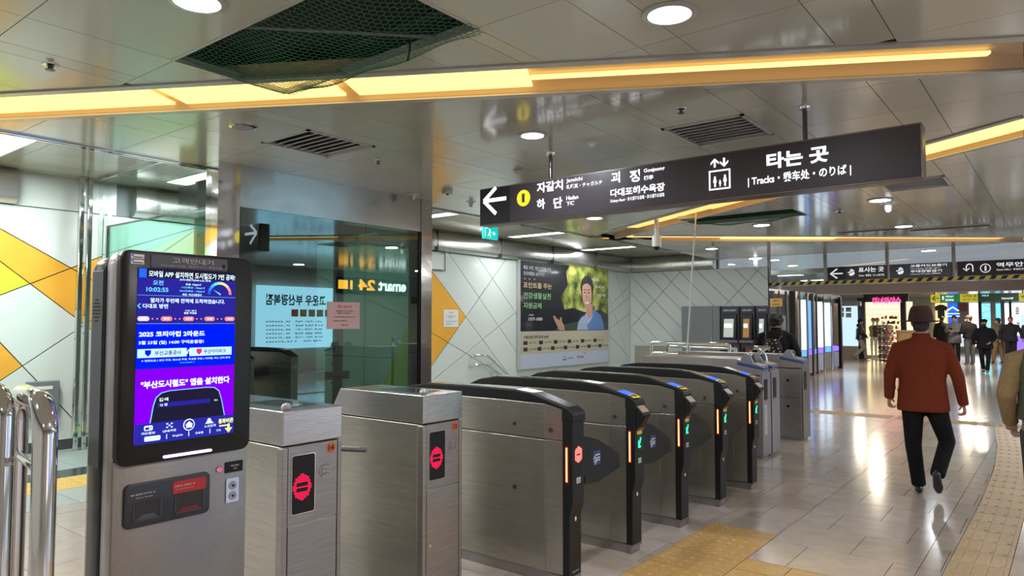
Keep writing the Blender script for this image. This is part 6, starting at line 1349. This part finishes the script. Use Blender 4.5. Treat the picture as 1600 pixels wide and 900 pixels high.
# ---------------------------------------------------------------- pieces of parts go one level deeper
def base(n): return n.split('.')[0]
def bb_(o):
    c = [v.co for v in o.data.vertices]; return [min(v[i] for v in c) for i in range(3)], [max(v[i] for v in c) for i in range(3)]
NEST = {'information_kiosk': None, 'hanging_sign': {'*': 'face_panel'}, 'direction_sign': {'*': 'face_panel'}, 'advertising_poster': {'*': 'sheet'}, 'notice': {'*': 'sheet'}, 'wall_sign': {'lettering': 'sign_board'},
        'turnstile': {'stop_indicator': 'display_window', 'lettering': 'number_sticker', 'window_rim': 'upper_panel', 'lock': 'access_door', 'speaker_slot': 'speaker_disc', 'arm_tip': 'arm', 'reader_screen': 'reader_hood'},
        'flap_gate': {'logo_field': 'flap_wing', 'logo_line': 'flap_wing', 'light_bar': 'light_bar_surround', 'lettering': 'number_plate', 'green_arrow': 'display_window', 'stop_indicator': 'display_window', 'sticker_arrow_symbol': 'arrow_sticker', 'reader_window': 'reader_head', 'reader_label': 'reader_head', 'cap_top': 'cap', 'cap_joint': 'cap', 'keyhole': 'front_post', 'post_foot': 'front_post'},
        'ticket_machine': {'touch_screen': 'screen_hood', 'screen_item': 'screen_hood', 'lettering': 'header'}, 'person': {'hat_band': 'hat', 'hat_bow': 'hat', 'strap': 'backpack', 'peak': 'cap'}, 'hazard_tape': {'yellow_stripe': 'tape'},
        'lightbox_wall': {'sticker': 'lit_panel', 'sticker_print': 'lit_panel'}, 'display_rack': {'hanging_item': 'pole'}, 'direction_board': None, 'exit_sign': {'running_man_symbol': 'housing'}, 'menu_board': {'*': 'lit_panel'}, 'shop_sign': {'*': 'housing'}, 'downlight': {'lens': 'trim_ring'}}
for r in [o for o in bpy.data.objects if o.parent is None and o.type == 'EMPTY']:
    if base(r.name) not in NEST: continue
    ch = list(r.children); by = {}
    for c in ch: by.setdefault(base(c.name), []).append(c)
    mp = NEST[base(r.name)]
    if mp is None:   # printed matter goes to the plate it lies on
        tg = [c for c in ch if base(c.name) in ('screen', 'header_plate', 'scanner_panel', 'red_plate', 'call_label', 'socket_plate', 'board_section')]; bx = {c: bb_(c) for c in tg}; ax = (1, 2) if r.name.startswith('info') else (0, 2)
        ar = lambda c: (bx[c][1][ax[0]]-bx[c][0][ax[0]])*(bx[c][1][ax[1]]-bx[c][0][ax[1]])
        for c in ch:
            if c in tg or base(c.name) in ('front_door', 'screen_bezel', 'front_housing', 'rear_housing', 'rear_trim', 'seam', 'hanger_rod'): continue
            lo, hi = bb_(c); m_ = [(lo[i]+hi[i])/2 for i in range(3)]
            if c.name.startswith('hanger'): continue
            f = [q for q in tg if all(bx[q][0][i]-.001 <= m_[i] <= bx[q][1][i]+.001 for i in ax)]
            if f: c.parent = min(f, key=ar)
    else:
        keep = set(mp.values())
        for c in ch:
            b = base(c.name); tn = mp.get(b) or (mp.get('*') if b in ('lettering', 'line_number_disc', 'arrow_panel', 'orange_bar', 'food_picture') or b.startswith('printed_') or b.endswith('symbol') else None)
            if tn and tn in by and b != tn:
                L_ = by[tn]; k = by[b].index(c); c.parent = L_[k % len(L_)] if b in ('light_bar', 'arm_tip') else L_[0]
for o in list(bpy.data.objects):   # nothing left unparented without a description
    if o.type == 'MESH' and o.parent is None and 'kind' not in o and 'label' not in o: print('UNTAGGED', o.name)
print('OBJECTS', len(bpy.data.objects), 'TRIS', sum(len(p.vertices)-2 for o in bpy.data.objects if o.type == 'MESH' for p in o.data.polygons))

bpy.data.scenes.remove(TS_)
